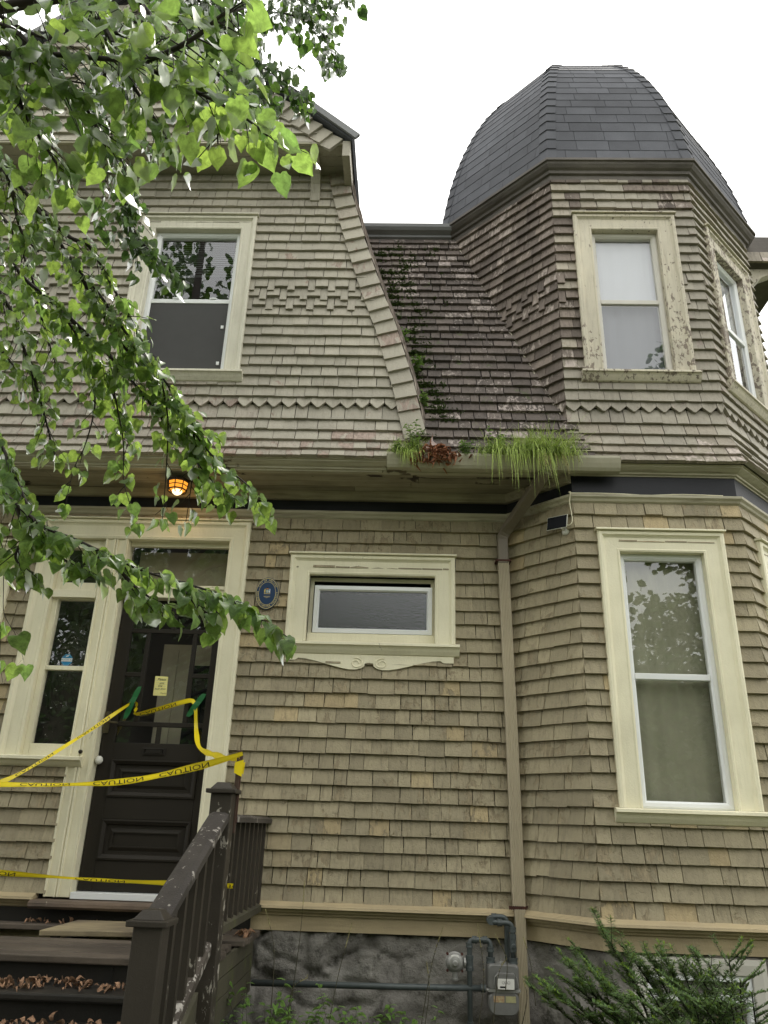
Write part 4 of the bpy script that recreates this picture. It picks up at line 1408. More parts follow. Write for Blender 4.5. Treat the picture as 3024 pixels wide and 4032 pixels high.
# outer string and landing side boards
for a, b in ((.60, .72), (.725, .82), (.825, .912)):
    G().box(W, -.985, -.962, -1.30, -.05, a, b).build('side_board', M['skirt'], porch)
g = G()
g.prism([(-1.005, -1.34, .90), (-1.005, -2.44, .42), (-1.005, -2.44, .20), (-1.005, -1.34, .62)], (.035, 0, 0))
g.build('string_board', M['skirt'], porch)
# newel posts
def newel(x, y, zt, zb, w=.056, nm='newel_post'):
    n = part(nm, porch)
    g = G()
    g.box(W, x - w, x + w, y - w, y + w, zb, zt)
    g.build('shaft', M['post'], n, bevel=.004)
    g = G()
    g.box(W, x - w - .024, x + w + .024, y - w - .024, y + w + .024, zt, zt + .022)
    a, b = w + .006, w - .022
    g.hexa([(x - a, y - a, zt + .022), (x + a, y - a, zt + .022), (x + a, y + a, zt + .022), (x - a, y + a, zt + .022),
            (x - b, y - b, zt + .056), (x + b, y - b, zt + .056), (x + b, y + b, zt + .056), (x - b, y + b, zt + .056)])
    g.build('cap', M['post'], n, bevel=.004)
NX = -.958
newel(NX, -1.43, 1.745, .12)
newel(NX, -2.46, 1.225, .12)
# landing rail
G().sweep([(NX + .004, -1.375, 0), (NX + .006, .0, 0)], [(-.045, 1.605), (-.045, 1.632), (-.02, 1.646), (.02, 1.646), (.045, 1.632), (.045, 1.605)], Z).build('landing_rail', M['rail'], porch)
G().sweep([(NX, -1.375, 0), (NX, .0, 0)], [(-.035, 1.062), (-.035, 1.10), (.0, 1.112), (.035, 1.10), (.035, 1.062)], Z).build('landing_bottom_rail', M['skirt'], porch)
for i in range(9):
    y = -1.27 + i * .15
    G().box(W, NX - .018, NX + .018, y - .018, y + .018, 1.10, 1.61).build('baluster', M['post'], porch)
# stair rail
def srz(y, z0=1.655, z1=1.258):
    return z1 + (z0 - z1) * (y + 2.42) / (2.42 - 1.48)
def sloped(y0, y1, zf, hw, th, name, mat, top=None):
    g = G()
    n = 14
    vs = []
    for i in range(n + 1):
        y = y0 + (y1 - y0) * i / n
        z = zf(y)
        wv = .002 * mnoise.noise(Vector((y * 9, 1, 2)))
        for x, dz in ((-hw, -th), (hw, -th), (hw + wv, -.012), (hw * .55, wv), (-hw * .55, wv), (-hw + wv, -.012)):
            vs.append((NX + x, y, z + dz))
    for i in range(n):
        for q in range(6):
            g.f.append((i * 6 + q, i * 6 + (q + 1) % 6, i * 6 + 6 + (q + 1) % 6, i * 6 + 6 + q))
    g.f += [tuple(range(6)), tuple(n * 6 + q for q in range(6))]
    g.v = [Vector(v) for v in vs]
    g.build(name, mat, porch)
sloped(-2.44, -1.475, lambda y: srz(y), .052, .048, 'handrail', M['rail'])
M['rail_peel'] = painted('peeling_lower_rail', (0.085, 0.072, 0.058), (0.06, 0.05, 0.04), var=.04, peel=((.50, .47, .42), .36), grain=(30, 5, 30), bump=.5, peelscale=24)
sloped(-2.41, -1.475, lambda y: srz(y) - .60, .030, .055, 'stair_bottom_rail', M['rail_peel'])
for i in range(6):
    y = -2.335 + i * .150
    G().box(W, NX - .018, NX + .018, y - .018, y + .018, srz(y) - .62, srz(y) - .045).build('baluster', M['post'], porch)
# stake on the upper newel that holds the tape
stake = thing('tape_stake', 'thin brown stake tied behind the taller newel post', 'stake', (-.905, -1.365, 1.70))
G().box(W, -.918, -.893, -1.372, -1.350, 1.55, 1.975).build('shaft', plain('stake_wood', (.085, .05, .034), .7, var=.2, scale=30, bump=.1), stake, bevel=.003)
G().box(W, -.8925, -.8885, -1.368, -1.356, 1.60, 1.965).build('edge_strip', M['rust'], stake)

# ------------------------------------------------------------------ caution tapes
G().box(W, -3.656, -3.544, -1.486, -1.374, .12, 1.75).build('newel_post', M['post'], porch, bevel=.004)

def catmull(P, n=8):
    P = [Vector(p) for p in P]
    Q = [P[0]] + P + [P[-1]]
    out = []
    for i in range(1, len(Q) - 2):
        a, b, c, d = Q[i - 1:i + 3]
        for k in range(n):
            t = k / n
            out.append(.5 * ((2 * b) + (c - a) * t + (2 * a - 5 * b + 4 * c - d) * t * t + (3 * b - a - 3 * c + d) * t ** 3))
    out.append(P[-1])
    return out

def tape(name, label, pts, width, texts, twist=0.5, seed=1):
    root = thing(name, label, 'caution tape', tuple(pts[-1]), 'caution tapes across the entrance')
    C_ = catmull(pts, 10)
    rr = random.Random(seed)
    S = [0.0]
    for a, b in zip(C_[:-1], C_[1:]):
        S.append(S[-1] + (b - a).length)
    def frame(s):
        s = min(max(s, 0), S[-1] - 1e-5)
        for i in range(len(S) - 1):
            if S[i + 1] >= s:
                break
        f = (s - S[i]) / max(1e-6, S[i + 1] - S[i])
        p = C_[i].lerp(C_[i + 1], f)
        t_ = (C_[min(i + 1, len(C_) - 1)] - C_[max(i - 1, 0)]).normalized()
        n_ = (CAM_POS * 0.3 + Vector((0, -6, 1.5)) * .7 - p).normalized()
        wd = n_.cross(t_).normalized()
        if wd.z < 0:
            wd = -wd
        a = twist * mnoise.noise(Vector((s * 2.3, seed * 3.1, 0)))
        wd2 = (wd * math.cos(a) + n_ * math.sin(a)).normalized()
        nn = t_.cross(wd2).normalized()
        if nn.dot(n_) < 0:
            nn = -nn
        k = .78 + .6 * mnoise.noise(Vector((s * 3.1, 7.7, seed)))
        return p, wd2, nn, width * k
    g = G()
    n = max(30, int(S[-1] / .02))
    vs, fs = [], []
    for i in range(n + 1):
        p, wd, nn, w = frame(S[-1] * i / n)
        cr = .10 * w * (1 + mnoise.noise(Vector((i * .31, seed, 2))))
        vs += [p - wd * w / 2, p - wd * w * .12 + nn * cr, p + wd * w * .2 - nn * cr * .6, p + wd * w / 2]
    for i in range(n):
        for q in range(3):
            fs.append((4 * i + q, 4 * i + q + 1, 4 * i + 4 + q + 1, 4 * i + 4 + q))
    g.add(vs, fs)
    g.build('tape_strip', M['yellow'], root, smooth=True, fix=False)
    tv, tf = text2d('CAUTION', .062)
    h = max(v[1] for v in tv)
    for s0 in texts:
        g = G()
        out = []
        for x, y in tv:
            p, wd, nn, w = frame(s0 + x)
            out.append(p - wd * (y / h) * w * .36 + nn * .0045)
        g.add(out, tf)
        g.build('lettering', M['black'], root, fix=False)
    return root

tape('caution_tape', 'yellow caution tape taped across the front door, running down to the stake',
     [(-3.55, -1.38, 1.56), (-2.95, -.95, 1.66), (-2.62, -.55, 1.80), (-2.30, -.22, 2.12), (-2.05, .035, 2.405), (-2.005, .045, 2.385), (-2.0, .035, 2.33), (-1.86, .04, 2.365), (-1.63, .045, 2.437), (-1.578, .04, 2.43),
      (-1.555, .035, 2.38), (-1.525, .02, 2.215), (-1.40, -.30, 2.07), (-1.06, -1.15, 1.955), (-.905, -1.372, 1.925)], .040, [.95, 1.52, 1.98, 2.62], 1.5, 3)
tape('caution_tape', 'yellow caution tape sagging from the stake to the left at railing height',
     [(-3.54, -1.40, 1.79), (-2.9, -1.42, 1.752), (-2.20, -1.41, 1.757), (-1.80, -1.41, 1.768), (-1.46, -1.41, 1.800), (-1.10, -1.41, 1.885), (-.882, -1.40, 1.955)], .043, [1.20, 1.60, 2.0, 2.36], .8, 5)
tape('caution_tape', 'lowest yellow caution tape stretched straight across the foot of the door',
     [(-3.54, -1.36, 1.35), (-2.8, -1.33, 1.345), (-2.15, -1.31, 1.318), (-1.6, -1.32, 1.300), (-1.14, -1.345, 1.298), (-.875, -1.36, 1.296)], .030, [1.35, 1.95, 2.62], .8, 8)
# loop of the tape knotted round the stake
g = G()
for (x0, x1, y, za, zb) in ((-.925, -.880, -1.378, 1.835, 1.925), (-.890, -.872, -1.374, 1.845, 1.915)):
    g.add([(x0, y, za + .02), (x1, y - .006, za), (x1 + .004, y - .002, zb), (x0, y, zb - .015)], [(0, 1, 2, 3)])
kn = g.build('tape_knot', M['yellow'], fix=False)
tag(kn, 'bunched yellow tape knotted round the stake', 'tape')
for k, (cx_, cz_, rot, lab) in enumerate(((-2.04, 2.408, R(18), 'strip of green tape on the left door panes holding the caution tape'),
                                          (-1.558, 2.402, R(32), 'strip of green tape on the right door panes holding the caution tape'))):
    g = G()
    u_ = Vector((math.sin(rot), 0, math.cos(rot)))
    v_ = Vector((math.cos(rot), 0, -math.sin(rot)))
    c_ = Vector((cx_, .028, cz_))
    L_ = (.125, .10)[k]
    vs = []
    for i in range(7):
        f = i / 6 * 2 - 1
        yy = Vector((0, .012 * abs(f) + .003 * math.sin(i * 2), 0))
        hw = .021 if abs(f) < .9 else .013
        vs += [c_ + u_ * L_ * f - v_ * hw + yy, c_ + u_ * (L_ * f + .012) + v_ * hw + yy * .7]
    g.add(vs, [(2 * i, 2 * i + 1, 2 * i + 3, 2 * i + 2) for i in range(6)])
    o = g.build('green_tape', M['green_tape'], fix=False)
    tag(o, lab, 'tape', 'green tape strips on the door')

# ------------------------------------------------------------------ note, sticker, plaque
def flat_text(s, size, F, x, y, z, mat, name, parent, mirror=False, slant=0):
    tv, tf = text2d(s, size)
    g = G()
    g.add([F(x + (-1 if mirror else 1) * a + b * slant, y, z + b) for a, b in tv], tf)
    return g.build(name, mat, parent, fix=False)

note = thing('paper_note', 'yellow lined paper note stuck to the door glass', 'note', (-1.852, .075, 2.475))
yn = DY - .015
g = G()
g.add([F0(-1.904, yn, 2.622), F0(-1.806, yn, 2.619), F0(-1.800, yn + .002, 2.475), F0(-1.903, yn, 2.476)], [(3, 2, 1, 0)])
g.build('sheet', M['note'], note, fix=False)
g = G()
for i in range(9):
    g.box(F0, -1.900, -1.806, yn + .0004, yn + .0008, 2.487 + i * .0145, 2.4878 + i * .0145)
g.build('ruled_lines', M['sky_blue'], note, kind='stuff')
for s, x, z, sz in (('Please', -1.850, 2.597, .026), ('use', -1.846, 2.570, .026), ('the', -1.856, 2.549, .025), ('back door', -1.853, 2.526, .021), ('Thanks', -1.826, 2.492, .016)):
    flat_text(s, sz, F0, x, yn + .0022, z, M['ink'], 'handwriting', note, slant=.25)

st = thing('alarm_sticker', 'blue and white octagonal security sticker on the sidelight glass', 'sticker', (-2.598, .05, 2.68))
def ngon(cx, cz, rx, rz, n, y, F=F0, ph=0):
    return [F(cx + rx * math.cos(2 * math.pi * (i + ph) / n), y, cz + rz * math.sin(2 * math.pi * (i + ph) / n)) for i in range(n)]
g = G()
g.prism(ngon(-2.598, 2.722, .045, .048, 8, -.0475, ph=.5), F0.n * .0008)
g.build('backing', M['sticker'], st)
G().box(F0, -2.640, -2.556, -.0465, -.0459, 2.710, 2.735).build('band', M['white'], st)
g = G()
g.add(ngon(-2.598, 2.722, .0405, .0435, 8, -.0462, ph=.5) + ngon(-2.598, 2.722, .038, .041, 8, -.0462, ph=.5), [(i, (i + 1) % 8, 8 + (i + 1) % 8, 8 + i) for i in range(8)])
g.build('border', M['sky_blue'], st, fix=False)
flat_text('24 HOUR', .021, F0, -2.598, -.0455, 2.7225, M['sticker'], 'lettering', st, mirror=True)
g = G()
g.add([F0(-2.612, -.0462, 2.744), F0(-2.592, -.0462, 2.748), F0(-2.584, -.0462, 2.760), F0(-2.602, -.0462, 2.756)], [(0, 1, 2, 3)])
g.build('camera_mark', M['white'], st, fix=False)

pq = thing('heritage_plaque', 'oval blue and gold heritage plaque between the door and small window', 'plaque', (-1.083, -.04, 3.13))
PC = (-1.083, 3.262)
RXp, RZp = .093, .129
Fp = Fr((0, -.030, 0), X, -Y)
g = G()
g.prism(ngon(*PC, RXp, RZp, 48, 0, Fp), Fp.n * .012)
g.build('plate', M['blue_sign'], pq, bevel=.003)
def ering(k0, k1, mat, nm):
    n = 48
    g = G()
    g.add(ngon(*PC, RXp * k0, RZp * k0, n, .0132, Fp) + ngon(*PC, RXp * k1, RZp * k1, n, .0132, Fp), [(i, (i + 1) % n, n + (i + 1) % n, n + i) for i in range(n)])
    g.build(nm, mat, pq, fix=False)
ering(.955, .915, M['gold'], 'outer_ring')
ering(.725, .70, M['gold'], 'inner_ring')
def ring_text(s, a0, a1, inward):
    k = .815
    # equal arc steps along the ellipse
    n = 200
    P = [(PC[0] + RXp * k * math.cos(R(a0 + (a1 - a0) * i / n)), PC[1] + RZp * k * math.sin(R(a0 + (a1 - a0) * i / n))) for i in range(n + 1)]
    S = [0]
    for p, q in zip(P[:-1], P[1:]):
        S.append(S[-1] + math.hypot(q[0] - p[0], q[1] - p[1]))
    step = S[-1] / len(s)
    g = G()
    for i, ch in enumerate(s):
        if ch == ' ':
            continue
        t_ = (i + .5) * step
        j = min(range(len(S)), key=lambda q: abs(S[q] - t_))
        j = min(max(j, 1), n - 1)
        tx, tz = P[j + 1][0] - P[j - 1][0], P[j + 1][1] - P[j - 1][1]
        L_ = math.hypot(tx, tz)
        tx, tz = tx / L_, tz / L_
        tv, tf = text2d(ch, .0215)
        g.add([Fp(P[j][0] + a * tx - b * tz, .0134, P[j][1] + a * tz + b * tx) for a, b in tv], tf)
    g.build('lettering', M['gold'], pq, fix=False)
ring_text('CITY OF HALIFAX', 152, 28, False)
ring_text('REGISTERED', 172, 236, True)
ring_text('HERITAGE', 244, 296, True)
ring_text('PROPERTY', 304, 368, True)
def shape(pts, mat, nm, y=.0136):
    g = G()
    g.add([Fp(PC[0] + a * .001, y, PC[1] + b * .001) for a, b in pts], [tuple(range(len(pts)))])
    g.build(nm, mat, pq, fix=False)
shape([(-10, 28), (10, 28), (10, 10), (6, 4), (0, 1), (-6, 4), (-10, 10)], M['sky_blue'], 'shield')
shape([(-2, 26), (3, 25), (2, 18), (4, 10), (0, 6), (-3, 10), (-1, 18)], M['gold'], 'charge', .0140)
shape([(-9, 32), (9, 32), (11, 40), (5, 37), (0, 41), (-5, 37), (-11, 40)], plain('sign_orange', (.55, .24, .04), .5), 'crest')
shape([(-4, 42), (4, 42), (5, 50), (1, 48), (-2, 51), (-5, 48)], M['iron'], 'crest_bird')
shape([(-24, 4), (-20, 4), (-19, 12), (-17, 4), (-13, 4), (-15, 18), (-12, 28), (-16, 32), (-17, 38), (-20, 38), (-20, 32), (-25, 26)], plain('sign_yellow', (.62, .50, .13), .5), 'left_supporter')
shape([(12, 3), (15, 3), (17, 14), (19, 3), (23, 3), (22, 20), (12, 20)], M['white'], 'right_supporter')
shape([(12, 20.5), (22, 20.5), (26, 26), (22, 32), (21, 38), (16, 38), (16, 32), (11, 28)], plain('sign_pale_blue', (.34, .42, .58), .5), 'right_supporter')
shape([(-25, 1), (-20, -1), (0, -2), (20, -1), (25, 1), (23, -7), (18, -5), (0, -6), (-18, -5), (-23, -7)], M['gold'], 'scroll')
rr = random.Random(2)
for k, (zz, hw) in enumerate(((-24, 25), (-29.5, 22), (-35, 9))):
    x = -hw
    g = G()
    while x < hw:
        w = rr.uniform(1.5, 4)
        g.box(Fp, PC[0] + x * .001, PC[0] + (x + w) * .001, .0122, .0132, PC[1] + (zz - 1.3) * .001, PC[1] + (zz + 1.3) * .001)
        x += w + 1.1
    g.build('small_inscription', M['gold'], pq, kind='stuff')

# ------------------------------------------------------------------ lantern under the eave
lan = thing('porch_lantern', 'lit amber glass lantern under the eave above the door', 'lantern', (-1.82, -.30, 4.108))
LC = Vector((-1.82, -.295, 0))
g = G()
g.lathe(LC + Z * 4.085, Z, [(.0, 0), (.088, 0), (.092, .010), (.060, .020), (.05, .024), (0, .024)], 8)
for z, r_, t_ in ((4.078, .084, .006), (4.045, .079, .0035), (4.010, .074, .006)):
    for k in range(8):
        a0, a1 = math.pi / 4 * k, math.pi / 4 * (k + 1)
        g.tube([LC + Vector((math.cos(a0) * r_, math.sin(a0) * r_, z)), LC + Vector((math.cos(a1) * r_, math.sin(a1) * r_, z))], t_, 6)
for k in range(8):
    a0 = math.pi / 4 * k
    g.tube([LC + Vector((math.cos(a0) * .084, math.sin(a0) * .084, 4.085)), LC + Vector((math.cos(a0) * .074, math.sin(a0) * .074, 4.008)), LC + Vector((math.cos(a0) * .045, math.sin(a0) * .045, 3.985))], .0045, 6)
g.build('cage', M['iron'], lan)
G().lathe(LC + Z * 4.012, Z, [(.069, 0), (.075, .036), (.079, .072), (.03, .073)], 8).build('amber_glass', M['amber'], lan)
G().lathe(LC + Z * 3.972, Z, [(.0, 0), (.018, .004), (.034, .016), (.040, .032), (.036, .040), (0, .041)], 16).build('bulb', M['bulb'], lan, smooth=True)
pl = bpy.data.lights.new('lantern_glow', 'POINT')
pl.energy = 0.7
pl.color = (1.0, .55, .18)
pl.shadow_soft_size = .05
plo = bpy.data.objects.new('lantern_glow', pl)
COL.objects.link(plo)
plo.location = (-1.82, -.295, 3.945)
plo.parent = lan
plo.matrix_parent_inverse = Matrix.Translation(-BASE[lan.name])

# ------------------------------------------------------------------ solar panel of a camera
sp = thing('solar_panel', 'small black solar panel with white rim on the bay below the eave', 'solar panel', (1.12, -.41, 3.70))
o_ = Vector((1.050, -.345, 3.712))
ux = (Vector((1.176, -.466, 3.699)) - o_)
uz = Vector((.010, -.012, .100))
nn = ux.cross(uz).normalized()
if nn.y > 0:
    nn = -nn
def sbox(a0, a1, b0, b1, c0, c1):
    return [o_ + ux * a + uz * b + nn * c for c in (c0, c1) for a, b in ((a0, b0), (a1, b0), (a1, b1), (a0, b1))]
g = G()
g.hexa(sbox(0, 1, 0, 1, -.008, 0))
g.build('rim', M['plastic'], sp, bevel=.002)
g = G()
g.hexa(sbox(.022, .978, .04, .96, .0, .0014))
g.build('cell', M['solar'], sp)
g = G()
base_ = FL(.545, .012, 3.690)
g.lathe(base_, FL.n, [(0, 0), (.030, 0), (.031, .012), (.020, .022), (.012, .026), (0, .026)], 18)
g.tube([base_ + FL.n * .02, base_ + FL.n * .055 + Z * .012, o_ + ux * .93 + uz * .2 - nn * .012], .009, 8)
g.build('mount', M['plastic'], sp, smooth=True)
g = G()
cb = catmull([o_ + ux + uz * .15, Vector((1.196, -.492, 3.708)), Vector((1.213, -.500, 3.735)), Vector((1.212, -.496, 3.80)), Vector((1.205, -.492, 3.88)), Vector((1.208, -.500, 3.925)), Vector((1.214, -.502, 3.968)), Vector((1.222, -.480, 3.970)),
              Vector((1.45, -.478, 3.972)), Vector((1.62, -.480, 3.968)), Vector((1.80, -.478, 3.963)), Vector((2.05, -.482, 3.972)), Vector((2.35, -.480, 3.968))], 8)
g.tube(cb, .0035, 6)
g.build('cable', M['trim'], sp, smooth=True)

# ------------------------------------------------------------------ gas meter
gm = thing('gas_meter', 'grey gas meter with regulator and pipes against the stone foundation', 'gas meter', (.65, -.2, .12))
def rbox(g, x0, x1, y0, y1, z0, z1, rad, n=5):
    """upright rounded box: outline in x-z, depth in y (outward)"""
    pts = []
    for cx_, cz_, a0 in ((x1 - rad, z1 - rad, 0), (x0 + rad, z1 - rad, 90), (x0 + rad, z0 + rad, 180), (x1 - rad, z0 + rad, 270)):
        for i in range(n + 1):
            a = R(a0 + 90 * i / n)
            pts.append((cx_ + rad * math.cos(a), cz_ + rad * math.sin(a)))
    m = len(pts)
    cx_, cz_ = (x0 + x1) / 2, (z0 + z1) / 2
    lay = [(y0, .94), (y0 + .012, 1.0), (y1 - .022, 1.0), (y1 - .006, .96), (y1, .88)]
    vs = [F0(cx_ + (a - cx_) * k, y, cz_ + (b - cz_) * k) for y, k in lay for a, b in pts]
    fs = [(i * m + q, i * m + (q + 1) % m, (i + 1) * m + (q + 1) % m, (i + 1) * m + q) for i in range(len(lay) - 1) for q in range(m)]
    fs += [tuple(range(m))[::-1], tuple((len(lay) - 1) * m + q for q in range(m))]
    g.add(vs, fs)
g = G()
rbox(g, .552, .748, .13, .262, .692, .832, .022)
g.build('upper_case', M['meter'], gm, smooth=False)
g = G()
rbox(g, .556, .744, .135, .262, .555, .690, .045)
g.build('lower_case', M['meter'], gm)
g = G()
rbox(g, .540, .758, .12, .266, .680, .698, .008)
g.build('flange', M['meter_light'], gm)
g = G()
rbox(g, .600, .722, .255, .285, .698, .790, .018)
g.build('index_box', M['meter'], gm)
G().box(F0, .611, .713, .2855, .2875, .702, .758).build('dial_plate', M['white'], gm)
G().box(F0, .625, .662, .288, .2885, .709, .718).build('counter', M['black'], gm)
g = G()
for cx_ in (.645, .662, .679):
    g.tube([F0(cx_ + .0075 * math.cos(6.283 * i / 12), .2885, .738 + .0075 * math.sin(6.283 * i / 12)) for i in range(13)], .0007, 4)
g.build('dials', M['black'], gm)
g = G()
g.tube([F0(.600, .27, .700), F0(.588, .285, .73), F0(.592, .285, .765), F0(.606, .28, .778)], .0022, 6)
g.tube([F0(.722, .27, .700), F0(.734, .285, .73), F0(.730, .285, .765), F0(.716, .28, .778)], .0022, 6)
g.build('seal_wires', M['meter_light'], gm)
G().box(F0, .586, .652, .2625, .2640, .628, .662).build('label_plate', plain('faded_red_label', (.30, .13, .07), .6, col2=(.45, .42, .24), scale=70), gm)
G().box(F0, .660, .722, .2625, .2640, .628, .662).build('label_plate', plain('faded_yellow_label', (.42, .40, .20), .6, col2=(.30, .29, .16), scale=60), gm)
G().lathe(F0(.642, .20, .830), Z, [(0, 0), (.036, 0), (.036, .006), (.024, .011), (.007, .012), (.006, .03), (0, .03)], 14).build('top_boss', M['meter_light'], gm)
rP = .0165
def pipe(pts, r=rP, nm='pipe', mat='pipe'):
    g = G()
    g.tube(pts, r, 12)
    g.build(nm, M[mat], gm, smooth=True)
def arc(c, a, b, r, n=6):
    """quarter bend at corner c from direction a to direction b"""
    a, b = Vector(a), Vector(b)
    return [Vector(c) - a * r + a * r * math.sin(i / n * math.pi / 2) + b * r * (1 - math.cos(i / n * math.pi / 2)) for i in range(n + 1)]
def fit(p, ax, r=.023, h=.028, nm='coupling'):
    g = G()
    g.lathe(Vector(p) - Vector(ax) * h / 2, ax, [(0, 0), (r, 0), (r, h * .25), (r * .93, h * .3), (r * .93, h * .7), (r, h * .75), (r, h), (0, h)], 14)
    g.build(nm, M['pipe'], gm, smooth=False)
yo = .20
A_ = lambda x, z, y=yo: F0(x, y, z)
pipe([A_(.445, .10), A_(.445, .92)] + arc(A_(.445, .956), Z, X, .03) + [A_(.51, .956)] + arc(A_(.578, .956), X, -Z, .03) + [A_(.578, .835)])
fit(A_(.445, .925), Z); fit(A_(.478, .956), X); fit(A_(.545, .956), X); fit(A_(.578, .905), Z); fit(A_(.578, .845), Z, .028, .034)
fit(A_(.445, .825), Z, .025, .085, 'tee'); fit(A_(.445, .50), Z, .021, .02)
pipe([A_(.722, .835), A_(.722, 1.02)] + arc(A_(.722, 1.058), Z, -X, .035) + [A_(.64, 1.058)] + arc(A_(.585, 1.058), -X, Y, .03) + [A_(.585, 1.062, yo - .06)])
pipe([A_(.585, 1.078, yo - .06)] + [A_(.63, 1.085, yo - .07)] + arc(A_(.694, 1.085, yo - .07), X, -Z, .03) + [A_(.694, .80, yo - .07), A_(.694, .70, yo - .1)])
fit(A_(.722, .845), Z, .028, .034); fit(A_(.722, .945), Z, .0225, .10, 'valve_body'); fit(A_(.722, 1.02), Z); fit(A_(.64, 1.058), X); fit(A_(.612, 1.083, yo - .07), X); fit(A_(.585, 1.066, yo - .03), Y, .024, .08, 'elbow')
G().lathe(A_(.724, .930, yo + .02), F0.n, [(0, 0), (.014, 0), (.014, .014), (.008, .016), (.006, .012), (0, .012)], 12).build('valve_plug', M['pipe'], gm)
pipe([A_(-.93, .672), A_(.0, .680), A_(.53, .690)], .0185)
fit(A_(.24, .684), X, .0195, .006, 'joint'); fit(A_(.528, .690), X, .024, .03)
# regulator
reg = part('regulator', gm)
RC = A_(.352, .826, yo - .02)
g = G()
g.lathe(RC, F0.n, [(0, 0), (.056, 0), (.060, .012), (.060, .024), (.055, .028), (.050, .044), (.036, .056), (.016, .060), (.016, .078), (.012, .082), (0, .082)], 26)
g.build('housing', M['meter_light'], reg, smooth=False)
for k in range(4):
    a = math.pi / 4 + math.pi / 2 * k
    G().lathe(RC + X * math.cos(a) * .066 + Z * math.sin(a) * .066, F0.n, [(0, .004), (.008, .004), (.008, .03), (0, .03)], 8).build('bolt', M['rust'], reg)
G().box(F0, .328, .376, yo + .030, yo + .034, .842, .868).build('data_plate', M['white'], reg)
g = G()
g.lathe(RC + F0.n * .02 - Z * .052, -Z, [(0, 0), (.018, 0), (.018, .032), (.021, .034), (.021, .044), (.015, .044), (0, .040)], 14)
g.lathe(RC + F0.n * .012 + X * .058, X, [(0, 0), (.032, 0), (.032, .010), (.020, .014), (.020, .034), (0, .034)], 14)
g.build('outlets', M['meter_light'], reg)

# ------------------------------------------------------------------ linden tree: trunk outside the frame at the left, branches hanging into view
def leaf_shape(seed, lobes=True):
    """heart-shaped toothed blade, unit length, base at origin, tip +y, folded along the midrib"""
    rr = random.Random(seed)
    half = [(.0, .0), (.15, -.09), (.31, -.075), (.43, .06), (.475, .22), (.455, .38), (.385, .55), (.27, .72), (.13, .88), (.0, 1.04)]
    fold, curl, side = rr.uniform(.05, .62), rr.uniform(-.08, .5), rr.uniform(-.35, .35)
    mid = [(0, 0), (0, .06), (0, .22), (0, .40), (0, .58), (0, .76), (0, .9), (0, 1.04)]
    def lift(x, y):
        return fold * abs(x) - curl * y * y + side * x * y + .03 * math.sin(9 * y + seed) * abs(x) * 2
    vs = [(x, y, lift(x, y)) for x, y in mid]
    idx = {}
    for s in (1, -1):
        for i, (x, y) in enumerate(half[1:-1]):
            j = 1 + rr.uniform(-.13, .10)
            vs.append((s * x * j, y + rr.uniform(-.025, .025), lift(x, y) + rr.uniform(-.03, .03)))
            idx[(s, i)] = len(vs) - 1
    fs = []
    for s in (1, -1):
        e = [idx[(s, i)] for i in range(8)]
        ring = [(0, e[0], 1), (e[0], e[1], 1), (e[1], e[2], 1), (1, e[2], e[3], 2), (2, e[3], e[4], 3), (3, e[4], e[5], 4), (4, e[5], e[6], 5), (5, e[6], e[7], 6), (6, e[7], 7)]
        fs += [r[::-1] if s < 0 else r for r in ring]
    # petiole
    return vs, fs
LEAF = [leaf_shape(i) for i in range(12)]

def leaf_me(i, mat, cache={}):
    k = (i, mat.name)
    if k not in cache:
        g = G()
        g.add(*LEAF[i])
        cache[k] = g.mesh('leaf', mat, smooth=True, fix=False)
    return cache[k]

def leaf_mx(p, tip, nrm, size):
    t_ = Vector(tip).normalized()
    n_ = Vector(nrm)
    n_ = (n_ - t_ * n_.dot(t_)).normalized()
    x_ = t_.cross(n_)
    return Matrix(((x_.x * size, t_.x * size, n_.x * size, p.x), (x_.y * size, t_.y * size, n_.y * size, p.y), (x_.z * size, t_.z * size, n_.z * size, p.z), (0, 0, 0, 1)))

